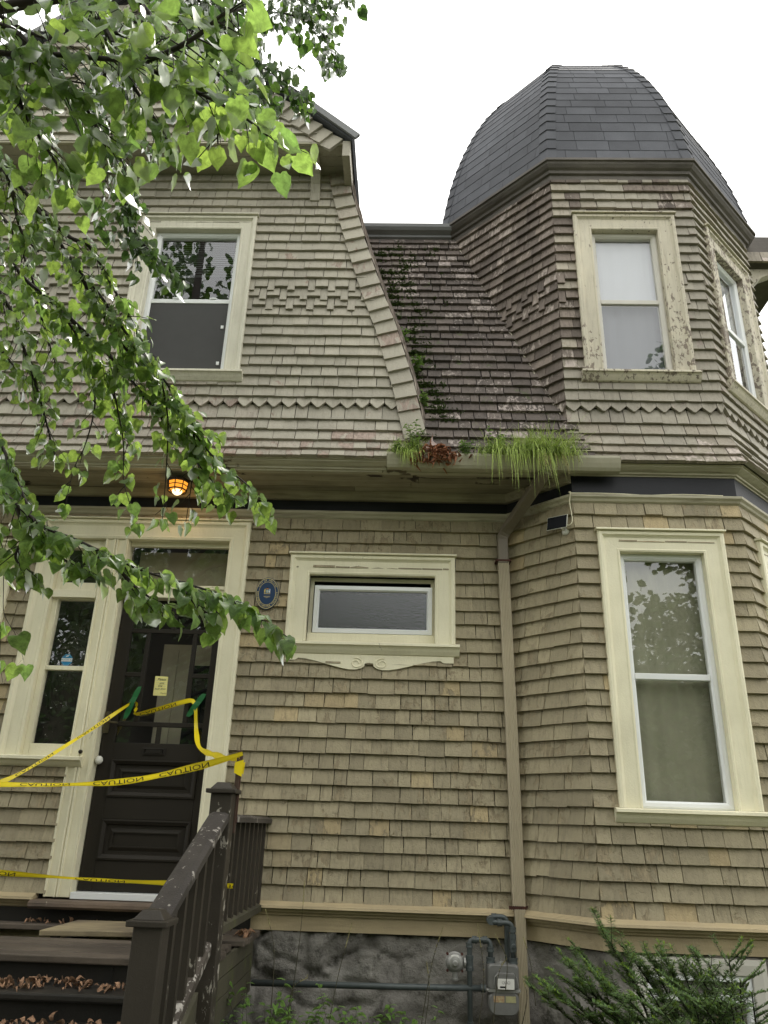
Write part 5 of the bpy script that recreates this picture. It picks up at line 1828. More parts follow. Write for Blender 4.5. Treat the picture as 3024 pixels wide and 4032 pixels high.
BRANCH = {
'A1':[(-1.43,-4.25,3.73),(-1.15,-4.34,3.55),(-0.97,-4.38,3.49),(-0.72,-4.41,3.42),(-0.68,-4.40,3.40),(-0.55,-4.39,3.33),(-0.49,-4.36,3.32),(-0.44,-4.33,3.31),(-0.38,-4.25,3.32)],
'A2':[(-0.70,-4.41,3.43),(-0.62,-4.47,3.38),(-0.52,-4.55,3.33),(-0.45,-4.60,3.33),(-0.41,-4.58,3.38)],
'A3':[(-1.34,-4.33,3.71),(-1.11,-4.37,3.60),(-1.01,-4.32,3.49),(-0.90,-4.30,3.39),(-0.86,-4.23,3.34),(-0.83,-4.19,3.33)],
'A4':[(-1.37,-4.25,3.63),(-1.11,-4.33,3.44),(-1.04,-4.33,3.33),(-0.98,-4.28,3.25),(-0.94,-4.20,3.20)],
'A5':[(-1.01,-4.30,3.87),(-0.88,-4.31,3.67),(-0.81,-4.26,3.54),(-0.75,-4.22,3.46),(-0.70,-4.19,3.38)],
'A6':[(-0.90,-4.23,3.99),(-0.76,-4.23,3.79),(-0.66,-4.20,3.67),(-0.59,-4.17,3.54),(-0.59,-4.10,3.48)],
'A7':[(-1.19,-4.17,4.09),(-1.04,-4.19,3.91),(-0.91,-4.19,3.83),(-0.73,-4.18,3.77),(-0.58,-4.17,3.67),(-0.51,-4.10,3.63)],
'T1':[(-2.16,-3.65,5.04),(-1.85,-3.52,4.88),(-1.67,-3.41,4.89),(-1.40,-3.39,5.00),(-1.18,-3.25,5.24),(-0.99,-3.03,5.39)],
'T2':[(-1.85,-3.49,5.38),(-1.61,-3.39,5.17),(-1.40,-3.30,5.20),(-1.24,-3.05,5.33),(-1.05,-2.75,5.42),(-0.92,-2.65,5.37)],
'T3':[(-2.15,-3.51,4.68),(-1.85,-3.49,4.58),(-1.67,-3.42,4.63),(-1.48,-3.35,4.67)],
'D1':[(-1.68,-2.69,6.69),(-1.33,-2.55,6.47),(-1.04,-2.51,6.39),(-0.79,-2.52,6.32),(-0.61,-2.50,6.21),(-0.51,-2.42,6.04)],
'D2':[(-1.64,-2.74,6.49),(-1.32,-2.62,6.27),(-1.20,-2.56,6.13),(-1.04,-2.48,5.99),(-0.86,-2.45,5.87),(-0.68,-2.40,5.74)],
'D3':[(-1.23,-2.58,6.75),(-0.89,-2.53,6.55),(-0.64,-2.49,6.44),(-0.47,-2.56,6.39)],
'D4':[(-1.38,-2.76,6.34),(-1.22,-2.62,6.17),(-1.12,-2.47,5.96),(-1.04,-2.38,5.78),(-0.93,-2.31,5.75)],
'D5':[(-1.42,-2.77,6.09),(-1.28,-2.60,5.89),(-1.13,-2.51,5.73),(-0.93,-2.42,5.71)],
'C1':[(-1.86,-2.77,5.40),(-1.69,-2.72,5.16),(-1.66,-2.60,5.07),(-1.63,-2.56,4.89),(-1.59,-2.50,4.70),(-1.50,-2.47,4.56),(-1.37,-2.44,4.43),(-1.31,-2.38,4.39)],
'C2':[(-1.87,-2.71,5.34),(-1.74,-2.68,5.10),(-1.74,-2.55,4.98),(-1.78,-2.44,4.85),(-1.78,-2.35,4.75)],
'C3':[(-1.63,-2.60,5.36),(-1.54,-2.54,5.21),(-1.50,-2.52,5.06)],
'C4':[(-2.01,-2.74,5.15),(-1.99,-2.67,4.96),(-2.02,-2.59,4.86),(-1.99,-2.53,4.82)],
'C5':[(-1.63,-2.57,4.91),(-1.54,-2.56,4.78),(-1.57,-2.45,4.66),(-1.53,-2.42,4.49)],
'B1':[(-1.93,-3.70,4.27),(-1.71,-3.63,4.06),(-1.61,-3.59,3.94),(-1.51,-3.51,3.85),(-1.45,-3.47,3.77),(-1.40,-3.38,3.71),(-1.34,-3.35,3.63),(-1.26,-3.32,3.55),(-1.20,-3.24,3.48),(-1.11,-3.19,3.37),(-1.01,-3.14,3.27),(-0.93,-3.05,3.16),(-0.88,-2.98,3.08),(-0.79,-2.91,2.99),(-0.69,-2.86,2.93),(-0.60,-2.81,2.85)],
'B2':[(-1.96,-3.44,4.01),(-1.70,-3.32,3.76),(-1.58,-3.28,3.63),(-1.48,-3.24,3.56),(-1.40,-3.20,3.47),(-1.34,-3.11,3.39),(-1.28,-3.03,3.31),(-1.23,-2.93,3.18),(-1.20,-2.87,3.08)],
'B3':[(-1.51,-3.51,3.85),(-1.38,-3.41,3.75),(-1.29,-3.39,3.71),(-1.21,-3.33,3.59),(-1.16,-3.24,3.51),(-1.11,-3.16,3.43),(-1.06,-3.09,3.36)],
'B4':[(-1.48,-3.24,3.56),(-1.34,-3.21,3.44),(-1.23,-3.16,3.35),(-1.14,-3.06,3.27),(-1.03,-3.02,3.15),(-0.93,-2.94,3.08),(-0.86,-2.92,2.96),(-0.75,-2.85,2.86)],
'B5':[(-1.95,-3.30,3.88),(-1.78,-3.17,3.69),(-1.68,-3.14,3.55),(-1.65,-3.04,3.43),(-1.59,-2.97,3.27),(-1.54,-2.92,3.12),(-1.52,-2.87,3.04)],
'B6':[(-1.34,-3.11,3.39),(-1.33,-3.01,3.25),(-1.34,-2.97,3.16),(-1.37,-2.93,3.05),(-1.41,-2.90,2.96),(-1.44,-2.85,2.81)],
'B7':[(-1.27,-3.05,3.36),(-1.23,-3.00,3.20),(-1.21,-2.92,3.07),(-1.19,-2.89,2.90),(-1.14,-2.82,2.77)],
'B8':[(-1.01,-3.13,3.25),(-0.99,-3.05,3.12),(-1.00,-2.95,2.94),(-1.01,-2.88,2.75)],
'B9':[(-0.91,-3.03,3.15),(-0.89,-2.97,3.05),(-0.90,-2.91,2.90),(-0.92,-2.85,2.75)],
'B10':[(-1.98,-3.44,4.30),(-1.86,-3.28,4.09),(-1.74,-3.22,3.95),(-1.65,-3.15,3.77),(-1.62,-2.99,3.59),(-1.57,-2.86,3.42)],
'B11':[(-2.06,-3.11,3.91),(-1.91,-2.93,3.63),(-1.80,-2.90,3.49),(-1.73,-2.82,3.43)],
'B12':[(-1.34,-3.35,3.63),(-1.27,-3.23,3.52),(-1.19,-3.18,3.41),(-1.11,-3.09,3.33),(-1.02,-3.05,3.23),(-0.90,-3.02,3.13),(-0.83,-2.97,3.09)],
'B13':[(-1.60,-3.69,3.89),(-1.50,-3.66,3.77),(-1.49,-3.54,3.66),(-1.44,-3.47,3.61)],
'E1':[(-1.78,-3.38,2.98),(-1.45,-3.41,2.68),(-1.33,-3.42,2.58),(-1.23,-3.39,2.51),(-1.12,-3.38,2.47),(-1.00,-3.37,2.42),(-0.88,-3.37,2.37),(-0.77,-3.32,2.35),(-0.64,-3.33,2.31),(-0.54,-3.34,2.26),(-0.45,-3.31,2.21),(-0.40,-3.30,2.18)],
'E2':[(-1.72,-3.28,3.09),(-1.52,-3.29,2.88),(-1.43,-3.29,2.74),(-1.34,-3.32,2.61),(-1.28,-3.30,2.51),(-1.19,-3.29,2.43),(-1.07,-3.28,2.38)],
'E3':[(-1.33,-3.42,2.58),(-1.31,-3.37,2.49),(-1.33,-3.35,2.41),(-1.28,-3.31,2.37)],
'E4':[(-1.00,-3.37,2.42),(-0.93,-3.35,2.34),(-0.86,-3.33,2.29),(-0.80,-3.31,2.26)],
'E5':[(-0.77,-3.32,2.35),(-0.69,-3.33,2.26),(-0.65,-3.31,2.24)],
'F1':[(-1.59,-3.24,2.69),(-1.46,-3.22,2.50),(-1.45,-3.17,2.37),(-1.44,-3.14,2.27),(-1.40,-3.10,2.20),(-1.37,-3.07,2.12)],
'F2':[(-1.50,-3.20,2.36),(-1.45,-3.14,2.24),(-1.44,-3.10,2.11),(-1.42,-3.08,2.03)]
}
TRUNK = Vector((-3.35, -3.9, 0.1))
tree = thing('linden_tree', 'leafy linden tree whose branches hang in from the left', 'tree', tuple(TRUNK))
g = G()
tp = [TRUNK, TRUNK + Vector((.03, .02, 1.2)), TRUNK + Vector((.10, .05, 2.4)), TRUNK + Vector((.2, .1, 3.6)), TRUNK + Vector((.35, .25, 5.0)), TRUNK + Vector((.4, .35, 6.6)), TRUNK + Vector((.3, .2, 9.8))]
g.tube(tp, [.19, .16, .145, .13, .11, .085, .03], 14)
g.build('trunk', M['bark'], tree, smooth=True)
trk = catmull(tp, 8)
lr = random.Random(21)
LV = []                                                # (matrix, mesh index, material key)
def hsh(p):
    return mnoise.noise(p)
TUNE = {  # layer: (leaf length, leaves per metre, twig reach, droop, radius)
    'A': (.062, 112, .22, .62, .0075), 'T': (.074, 85, .36, .5, .010), 'D': (.064, 165, .30, .45, .007), 'C': (.056, 150, .19, .7, .006),
    'B': (.052, 118, .16, .46, .0085), 'E': (.053, 150, .16, .26, .0065), 'F': (.070, 45, .10, .7, .004)}
for bn, pts in BRANCH.items():
    L = bn[0]
    size, dens, reach, droop, rad = TUNE[L]
    P = catmull(pts, 7)
    n = len(P)
    hang = bn in ('B6', 'B7', 'B8', 'B9', 'F1', 'F2', 'C2', 'C3', 'C4')
    if hang:
        dens, reach, rad = dens * .42, reach * .55, rad * .45
    if bn in ('B10', 'B11', 'B5', 'T1', 'T2', 'T3'):
        reach *= 1.5
    g = G()
    g.tube(P, [rad * (1.15 - .85 * i / n) for i in range(n)], 7)
    # limb back to the trunk for branches that begin outside the frame
    if scr(P[0]) and not (0 < scr(P[0])[0] < 768 and 0 < scr(P[0])[1] < 1024):
        q = min(trk, key=lambda t_: abs(t_.z - (P[0].z - .5)))
        mid = (q + P[0]) / 2 + Vector((0, 0, .22))
        g.tube(catmull([q, mid, P[0]], 5), [.035 - .0024 * i for i in range(11)], 8)
    tw = G()
    tot = sum((b - a).length for a, b in zip(P[:-1], P[1:]))
    s, nxt = 0.0, 0.0
    side = 1
    for a, b in zip(P[:-1], P[1:]):
        d = (b - a)
        l = d.length
        tdir = d.normalized()
        while nxt < s + l:
            f = (nxt - s) / l
            p = a.lerp(b, f)
            prog = nxt / tot
            # a twig with a few alternate leaves
            sd = tdir.cross(Z)
            if sd.length < .2:
                sd = X.copy()
            sd.normalize()
            side = -side
            td = (tdir * lr.uniform(.3, 1.0) + sd * side * lr.uniform(.2, 1.0) + Z * lr.uniform(-droop, .18) + Vector((lr.uniform(-.3, .3), lr.uniform(-.3, .3), lr.uniform(-.2, .2)))).normalized()
            rl = reach * lr.uniform(.25, 1.0) * (1.0 - .55 * prog)
            k = 1 + int(lr.random() * 4 * rl / reach + .8)
            Q = [p]
            for i in range(1, k + 1):
                Q.append(p + td * rl * i / k - Z * (rl * .35 * droop * (i / k) ** 2))
            if rl > .03:
                tw.tube(Q, [.0022 * (1 - .5 * i / k) for i in range(k + 1)], 4, cap=False)
            for i in range(1, k + 1):
                q = Q[i]
                sd2 = td.cross(Z)
                sd2 = sd2.normalized() if sd2.length > .1 else X
                alt = 1 if (i + (side > 0)) % 2 else -1
                pd = (td * lr.uniform(.3, 1.0) + sd2 * alt * lr.uniform(.3, 1.1) - Z * lr.uniform(.15, .7)).normalized()
                pl_ = size * lr.uniform(.25, .5)
                base = q + pd * pl_
                tw.add([q + Z * .0008, q - Z * .0008, base], [(0, 1, 2)])
                sz = size * lr.uniform(.62, 1.18)
                tip = (pd * .8 + td * .35 - Z * lr.uniform(.0, .85 if L in 'ACDTF' else .5) + Vector((lr.uniform(-.35, .35), lr.uniform(-.35, .35), 0))).normalized()
                nr = (Z + Vector((lr.uniform(-.75, .75), lr.uniform(-.75, .75), lr.uniform(-.2, .3))))
                qs = scr(base)
                if qs and math.hypot(qs[0] - 179, qs[1] - 486) < 17 and lr.random() < .9:
                    continue                            # the lantern shows through a gap here
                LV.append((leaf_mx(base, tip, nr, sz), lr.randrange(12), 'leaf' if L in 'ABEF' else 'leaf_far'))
            nxt += (k + .0) / dens * lr.uniform(.7, 1.3)
        s += l
    g.v += tw.v
    off = len(g.v) - len(tw.v)
    g.f += [tuple(i + off for i in f) for f in tw.f]
    g.build('branch', M['bark'], tree, smooth=True, fix=False)
# unseen rest of the crown, filled out to shade the left and darken reflections
for i in range(12000):
    th, rr_ = lr.uniform(0, 6.283), lr.uniform(.02, 1) ** .5
    c_ = Vector((-5.2 + 3.1 * rr_ * math.cos(th), -6.6 + 3.3 * rr_ * math.sin(th), lr.uniform(3.6, 12.0)))
    if mnoise.noise(c_ * .8) < -.12:
        continue
    q = scr(c_)
    if q and q[0] > -25 and -25 < q[1] < 1050 and q[0] < 793:
        continue
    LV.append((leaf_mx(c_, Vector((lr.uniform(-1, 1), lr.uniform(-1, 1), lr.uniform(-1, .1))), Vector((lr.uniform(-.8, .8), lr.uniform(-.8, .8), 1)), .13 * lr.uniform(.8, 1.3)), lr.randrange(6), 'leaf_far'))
sc_ = []
for m, i, mk_ in LV:
    q = scr(m.translation)
    a = 0
    if q and 4 < q[0] < 764 and 4 < q[1] < 1020:
        nv = Vector((m[0][2], m[1][2], m[2][2]))
        face = abs(nv.normalized().dot((m.translation - CAM_POS).normalized()))
        a = (nv.length / q[2]) ** 2 * (.25 + face)
    sc_.append((a, m, i, mk_))
sc_.sort(key=lambda e: -e[0])
for a, m, i, mk_ in sc_[:300]:
    put('leaf', leaf_me(i, M[mk_]), tree, m)
gl_ = {'leaf': G(), 'leaf_far': G()}
for a, m, i, mk_ in sc_[300:]:
    gl_[mk_].add([m @ Vector(v) for v in LEAF[i][0]], LEAF[i][1])
allg = G()
nA = 0
for k in ('leaf', 'leaf_far'):
    allg.add(gl_[k].v, gl_[k].f)
    nA = nA or len(gl_[k].f)
fo = allg.build('foliage', M['leaf'], tree, smooth=True, fix=False, kind='stuff')
fo.data.materials.append(M['leaf_far'])
fo.data.polygons.foreach_set('material_index', [0] * nA + [1] * (len(allg.f) - nA))

# ------------------------------------------------------------------ what grows in the gutter and on the roof
vr = random.Random(33)
def blade(g, p, d, L, w, droop, n=4):
    """one grass blade: narrow strip that arches over"""
    d = Vector(d).normalized()
    sd = d.cross(Z)
    sd = sd.normalized() if sd.length > .05 else X
    vs = []
    q = Vector(p)
    for i in range(n + 1):
        f = i / n
        ww = w * (1 - f) ** .7
        vs += [q - sd * ww, q + sd * ww]
        dd = (d + Vector((0, 0, -droop * f * 2.2))).normalized()
        q = q + dd * L / n
    g.add(vs, [(2 * i, 2 * i + 1, 2 * i + 3, 2 * i + 2) for i in range(n)])
    return q
def gutter_y(f=.5):
    return BY - .12 - .065 * f
g = G()
for i in range(1250):
    if i < 1010:
        x = vr.triangular(.52, 1.30, 1.0)
    else:
        x = vr.triangular(-.16, .12, .03)
    p = Vector((x, gutter_y(vr.random()), 4.195))
    out = vr.uniform(-.2, 1.0)
    tall = (.40 if .55 < x < 1.25 else .28) * (.75 + .9 * abs(mnoise.noise(Vector((x * 9, 2, 5)))))
    blade(g, p, (vr.uniform(-.8, .8), -out, vr.uniform(.4, 1.2)), vr.uniform(.10, tall), vr.uniform(.0018, .005), vr.uniform(.15, 1.3), 5)
for i in range(330):                                    # blades hanging over the lip
    x = vr.triangular(.50, 1.30, 1.0) if i < 270 else vr.triangular(-.12, .08, .02)
    p = Vector((x, BY - .180, 4.222))
    blade(g, p, (vr.uniform(-.5, .5), -1.0, vr.uniform(.1, .9)), (.12 + .34 * vr.random() ** 2) * (.7 + 1.2 * abs(mnoise.noise(Vector((x * 7, 8, 1))))), vr.uniform(.0018, .0038), vr.uniform(1.0, 4.5), 7)
go_ = g.build('gutter_grass', M['grass'], smooth=True, fix=False)
tag(go_, 'bright green grass spilling over the rain gutter', 'grass', kind='stuff')
g = G()
for i in range(26):                                     # seed heads drooping
    x = vr.triangular(.62, 1.30, 1.05)
    p = Vector((x, BY - .16, 4.21))
    path = [p]
    d = Vector((vr.uniform(-.3, .3), -1, vr.uniform(.1, .6)))
    L_ = vr.uniform(.18, .36)
    for k in range(7):
        d = (d + Vector((0, 0, -.32))).normalized()
        path.append(path[-1] + d * L_ / 7)
    g.tube(path, .0011, 4, cap=False)
    for k in range(26):
        q = path[4 + k % 4].lerp(path[min(7, 5 + k % 4)], vr.random())
        blade(g, q, (vr.uniform(-1, 1), vr.uniform(-1, 1), vr.uniform(-1, .3)), .012, .0022, 0, 1)
so = g.build('seed_heads', M['straw'], smooth=False, fix=False)
tag(so, 'pale drooping grass seed heads below the gutter', 'grass', kind='stuff')

def leafy_weed(name, label, base, height, n, lean, mat='weed', leaf=.034, spread=.10, group=None, stems=1):
    t = thing(name, label, 'weed', tuple(base), group)
    base = Vector(base)
    gs, gl2 = G(), G()
    for s in range(stems):
        d = Vector((lean[0] + vr.uniform(-.4, .4), lean[1] + vr.uniform(-.3, .2), 1)).normalized()
        h = height * vr.uniform(.6, 1)
        P = [base + Vector((vr.uniform(-.02, .02), 0, 0))]
        for i in range(6):
            d = (d + Vector((vr.uniform(-.15, .15), vr.uniform(-.15, .1), -.04))).normalized()
            P.append(P[-1] + d * h / 6)
        gs.tube(P, [.0022 - .0002 * i for i in range(7)], 5)
        for i in range(n):
            f = .1 + .9 * (i + .5) / n
            q = P[int(f * 6)].lerp(P[min(6, int(f * 6) + 1)], f * 6 - int(f * 6))
            a = i * 2.4 + s
            out = Vector((math.cos(a), math.sin(a) - .3, vr.uniform(-.1, .5))).normalized()
            sz = leaf * vr.uniform(.6, 1.1) * (1.15 - .5 * f)
            m = leaf_mx(q + out * .008, out, Z + out * -.3, sz)
            m = m @ Matrix.Diagonal((.6, 1, 1, 1))
            v_, f_ = LEAF[i % 6]
            gl2.add([m @ Vector(p) for p in v_], f_)
    gs.build('stem', M['stalk'], t, smooth=True)
    gl2.build('leaves', M[mat], t, smooth=True, fix=False, kind='stuff')
    return t
leafy_weed('leafy_weed', 'tall leafy weed rising from the gutter beside the gable', (.04, -.60, 4.19), .34, 20, (.1, 0), leaf=.05, stems=4)
leafy_weed('leafy_weed', 'leafy weed standing in the gutter left of the grass', (.62, -.60, 4.19), .27, 20, (.1, 0), leaf=.046, stems=4)
leafy_weed('leafy_weed', 'low leafy weed beside the brown dead leaves in the gutter', (.42, -.60, 4.19), .16, 16, (.1, -.2), leaf=.045, stems=4)
leafy_weed('leafy_weed', 'leafy weed at the left end of the gutter', (-.09, -.60, 4.19), .14, 16, (-.1, -.2), leaf=.045, stems=4)
leafy_weed('leafy_weed', 'small weed sprouting high on the mossy roof by the gable edge', (-.10, -.14, 5.52), .18, 10, (.15, -.5), leaf=.055, stems=2)
leafy_weed('leafy_weed', 'weed tuft halfway down the mossy roof by the gable edge', (.02, -.27, 5.12), .22, 12, (.3, -.6), leaf=.06, stems=3)
leafy_weed('leafy_weed', 'weed tuft lower on the mossy roof by the gable edge', (.10, -.40, 4.72), .18, 12, (.2, -.6), leaf=.05, stems=3)

# dead brown leaves in the gutter and litter on the steps
def curled(g, p, size, rr, lie):
    i = rr.randrange(6)
    if lie == 'heap':
        tip = Vector((rr.uniform(-1, 1), rr.uniform(-1, .2), rr.uniform(-1, .6)))
        nr = Vector((rr.uniform(-1, 1), rr.uniform(-1, 1), rr.uniform(-.3, 1)))
    else:
        tip = Vector((rr.uniform(-1, 1), rr.uniform(-1, 1), rr.uniform(-.1, .35)))
        nr = Z + Vector((rr.uniform(-.6, .6), rr.uniform(-.6, .6), 0))
    m = leaf_mx(Vector(p), tip, nr, size)
    vs = []
    for x, y, z in LEAF[i][0]:
        vs.append(m @ Vector((x * (.42 if lie == 'heap' else .62), y, z * 1.3 + .8 * x * x + .14 * math.sin(y * 3))))
    g.add(vs, LEAF[i][1])
g = G()
for i in range(210):
    x = vr.gauss(.21, .085)
    h = .115 * math.exp(-((x - .21) / .12) ** 2)
    curled(g, (x, BY - .13 - .09 * vr.random(), 4.17 + h * vr.uniform(.0, 1.0) - .03 * (vr.random() < .2)), vr.uniform(.04, .075), vr, 'heap')
do = g.build('dead_leaves', M['dead'], smooth=True, fix=False)
tag(do, 'clump of reddish brown dead leaves in the gutter', 'dead leaves', kind='stuff')
g = G()
for i in range(250):
    k = vr.random()
    if k < .62:
        y0, y1, z = -1.62, -1.41, .834
    else:
        y0, y1, z = -1.88, -1.67, .717
    x = vr.uniform(-2.6, -1.05)
    dn_ = mnoise.noise(Vector((x * 2.2, k > .62, 0)))
    if dn_ < -.15 and vr.random() < .8:
        continue
    f = vr.random() ** .6
    curled(g, (x, y0 + (y1 - y0) * f, z + .004 + .018 * vr.random() * f), vr.uniform(.02, .05), vr, 'lie')
for i in range(14):
    curled(g, (vr.uniform(-2.9, -.98), vr.uniform(-.16, -.05), .955), vr.uniform(.035, .055), vr, 'lie')
for i in range(10):
    curled(g, (vr.uniform(-1.0, -.93), vr.uniform(-.5, -.2), .956), vr.uniform(.04, .06), vr, 'lie')
do = g.build('fallen_leaves', M['litter'], smooth=True, fix=False)
tag(do, 'brown fallen leaves lying on the porch steps', 'fallen leaves', kind='stuff')

# moss cushions on the steep roof
g = G()
def cushion(p, r):
    n = 9
    nrm = Vector((0, -.95, .31))
    for k in range(n):
        d = (nrm * vr.uniform(.4, 1.2) + Vector((vr.uniform(-1, 1), 0, vr.uniform(-1, .8)))).normalized()
        blade(g, Vector(p) + Vector((vr.uniform(-r, r), -.004, vr.uniform(-r, r))), d, r * vr.uniform(.6, 1.5), r * .3, .4, 2)
for i in range(1500):
    z = vr.uniform(4.5, 7.0)
    xl = rake_x(z) + .01
    wd = .20 + .42 * max(0, (z - 5.3) / 1.6)
    x = xl + abs(vr.gauss(0, wd * .55))
    if x > AX + ry(z) - .05:
        continue
    if mnoise.noise(Vector((x * 5, z * 5, 1))) < -.02:
        continue
    row = round((z - 4.2) / .098) * .098 + 4.2
    zz = row + vr.uniform(-.012, .02)
    cushion((x, -ry(zz) - .018, zz), vr.uniform(.008, .030))
for i in range(60):
    x = vr.uniform(.06, .20)
    cushion((x, -.50 + vr.uniform(-.01, .01), 4.36 + vr.uniform(-.05, .09)), vr.uniform(.012, .03))
mo = g.build('roof_moss', M['moss'], fix=False)
tag(mo, 'green moss in tufts over the steep shingled roof', 'moss', kind='stuff')

# ------------------------------------------------------------------ yew bush below the bay
yew = thing('yew_bush', 'dark green yew bush with pale new tips below the bay window', 'bush', (1.7, -1.6, .1))
yr = random.Random(8)
gb, gn, gs_ = G(), G(), G()
def needle(g, p, d, L, w=.0035):
    d = Vector(d).normalized()
    sd = d.cross(Vector((yr.uniform(-.4, .4), yr.uniform(-.4, .4), 1)))
    sd = sd.normalized() if sd.length > .05 else X
    q = Vector(p) + d * L
    m = Vector(p) + d * L * .5
    g.add([Vector(p) - sd * w * .5, Vector(p) + sd * w * .5, m + sd * w, q, m - sd * w], [(0, 1, 2, 4), (4, 2, 3)])
def yew_shoot(P, r0):
    P = catmull(P, 6)
    gb.tube(P, [r0 * (1.05 - .8 * i / len(P)) for i in range(len(P))], 5)
    tot = 0
    n = len(P)
    def deck(path, start):
        s = 0
        k = 0
        for a, b in zip(path[:-1], path[1:]):
            d = b - a
            l = d.length
            t_ = d.normalized()
            sd = t_.cross(Z)
            sd = sd.normalized() if sd.length > .1 else X
            up_ = sd.cross(t_)
            m = max(1, int(l / .0046))
            for i in range(m):
                p = a.lerp(b, (i + .5) / m)
                for sg in (1, -1):
                    needle(gn, p, t_ * yr.uniform(.1, .55) + sd * sg * yr.uniform(.8, 1) + up_ * yr.uniform(-.15, .45), yr.uniform(.020, .031))
        tip = path[-1]
        t_ = (path[-1] - path[-2]).normalized()
        if yr.random() < .75:
            for i in range(22):
                needle(gs_, tip - t_ * yr.uniform(-.006, .03), t_ * yr.uniform(.5, 1) + Vector((yr.uniform(-.7, .7), yr.uniform(-.7, .7), yr.uniform(-.3, .7))), yr.uniform(.009, .017), .0017)
    deck(P[n // 4:], 0)
    for i in range(n // 5, n - 1):
        if yr.random() < .9:
            t_ = (P[i + 1] - P[i]).normalized()
            sd = t_.cross(Z)
            sd = sd.normalized() if sd.length > .1 else X
            d = (t_ * yr.uniform(.25, .8) + sd * yr.choice([-1, 1]) * yr.uniform(.6, 1) + Z * yr.uniform(-.25, .3)).normalized()
            L_ = yr.uniform(.08, .25) * (1.15 - .6 * i / n)
            Q = [P[i]]
            for k in range(4):
                d = (d + Vector((yr.uniform(-.12, .12), yr.uniform(-.12, .12), .04))).normalized()
                Q.append(Q[-1] + d * L_ / 4)
            gb.tube(Q, [.0018, .0016, .0014, .0012, .001], 4, cap=False)
            deck(Q, 0)
YW = [
(0.97,-1.58,1.18),
(0.81,-1.60,1.13),
(1.19,-1.54,1.08),
(1.27,-1.51,1.08),
(1.42,-1.56,1.10),
(1.52,-1.70,1.10),
(0.77,-1.76,1.05),
(0.72,-1.81,1.01),
(0.85,-1.83,1.04),
(0.58,-1.84,0.97),
(0.66,-1.85,0.97),
(1.07,-1.56,1.11),
(1.40,-1.77,1.08),
(1.48,-1.91,1.03),
(0.87,-2.06,0.94),
(0.96,-1.97,0.97),
(1.07,-2.11,0.95),
(1.32,-1.64,1.04),
(1.13,-1.58,1.06),
(1.36,-1.76,1.02),
(1.28,-1.58,1.03),
(1.22,-1.56,1.05),
(0.79,-1.82,1.00),
(0.90,-1.85,0.98),
(1.34,-1.98,0.97),
(1.48,-2.02,1.01),
(1.03,-1.61,1.08),
(1.27,-1.85,0.98),
(1.36,-2.09,0.98),
(1.25,-2.05,0.97),
(0.84,-1.95,0.94),
(0.71,-1.92,0.93),
(1.09,-1.79,1.00)
]
for tipp in YW:
    tipp = Vector(tipp)
    root = Vector((1.62 + (tipp.x - 1.62) * .45 + yr.uniform(-.12, .12), -1.62 + (tipp.y + 1.62) * .4, .12))
    mid = root.lerp(tipp, .5) + Vector(((tipp.x - 1.62) * -.10, yr.uniform(-.05, .05), .12))
    q3 = root.lerp(tipp, .80) + Vector(((tipp.x - 1.62) * -.04, 0, .075))
    yew_shoot([root, mid, q3, tipp], .007)
for i in range(270):
    tipp = Vector((yr.uniform(1.02, 2.45), yr.uniform(-1.85, -1.2), yr.uniform(.40, .74)))
    root = Vector((1.6 + (tipp.x - 1.6) * .55 + yr.uniform(-.1, .1), -1.6, .12))
    yew_shoot([root, root.lerp(tipp, .55) + Vector((0, 0, .05)), tipp], .006)
gb.build('stems', M['bark'], yew, smooth=True, fix=False)
gn.build('needles', M['needle'], yew, fix=False, kind='stuff')
gs_.build('new_shoots', M['shoot'], yew, fix=False, kind='stuff')
g = G()
for i in range(26):
    curled(g, (yr.gauss(1.62, .18), -1.55 + yr.uniform(-.2, .15), yr.uniform(.66, .84)), yr.uniform(.03, .055), yr, 'heap')
do = g.build('caught_leaves', M['dead'], smooth=True, fix=False)
tag(do, 'brown dead leaves caught in the yew bush', 'dead leaves', kind='stuff')

# shrub with pale buds at the right edge
az = thing('flowering_shrub', 'shrub with cream buds and broad leaves at the right edge', 'shrub', (2.42, -1.5, .1))
gs2, gl2, gb2 = G(), G(), G()
for k in range(16):
    tipp = Vector((yr.uniform(2.02, 2.55), yr.uniform(-1.75, -1.35), yr.uniform(.62, .93)))
    root = Vector((2.42 + yr.uniform(-.05, .05), -1.5, .1))
    P = catmull([root, root.lerp(tipp, .5) + Vector((-.03, 0, .08)), tipp], 5)
    gs2.tube(P, .003, 5, cap=False)
    for i in range(9):
        a = i * 2.4
        out = Vector((math.cos(a), math.sin(a), yr.uniform(.0, .8)))
        m = leaf_mx(tipp - Z * .008 * i, out, Z, yr.uniform(.035, .06)) @ Matrix.Diagonal((.5, 1, 1, 1))
        v_, f_ = LEAF[i % 6]
        gl2.add([m @ Vector(p) for p in v_], f_)
    for i in range(7):
        d = Vector((yr.uniform(-1, 1), yr.uniform(-1, 1), yr.uniform(.1, 1))).normalized()
        gb2.tube([tipp + d * .006, tipp + d * .018, tipp + d * .03], [.003, .006, .001], 6)
gs2.build('stems', M['stalk'], az, smooth=True, fix=False)
gl2.build('leaves', M['weed'], az, smooth=True, fix=False, kind='stuff')
gb2.build('buds', plain('cream_bud', (.62, .58, .36), .7), az, smooth=True, kind='stuff')

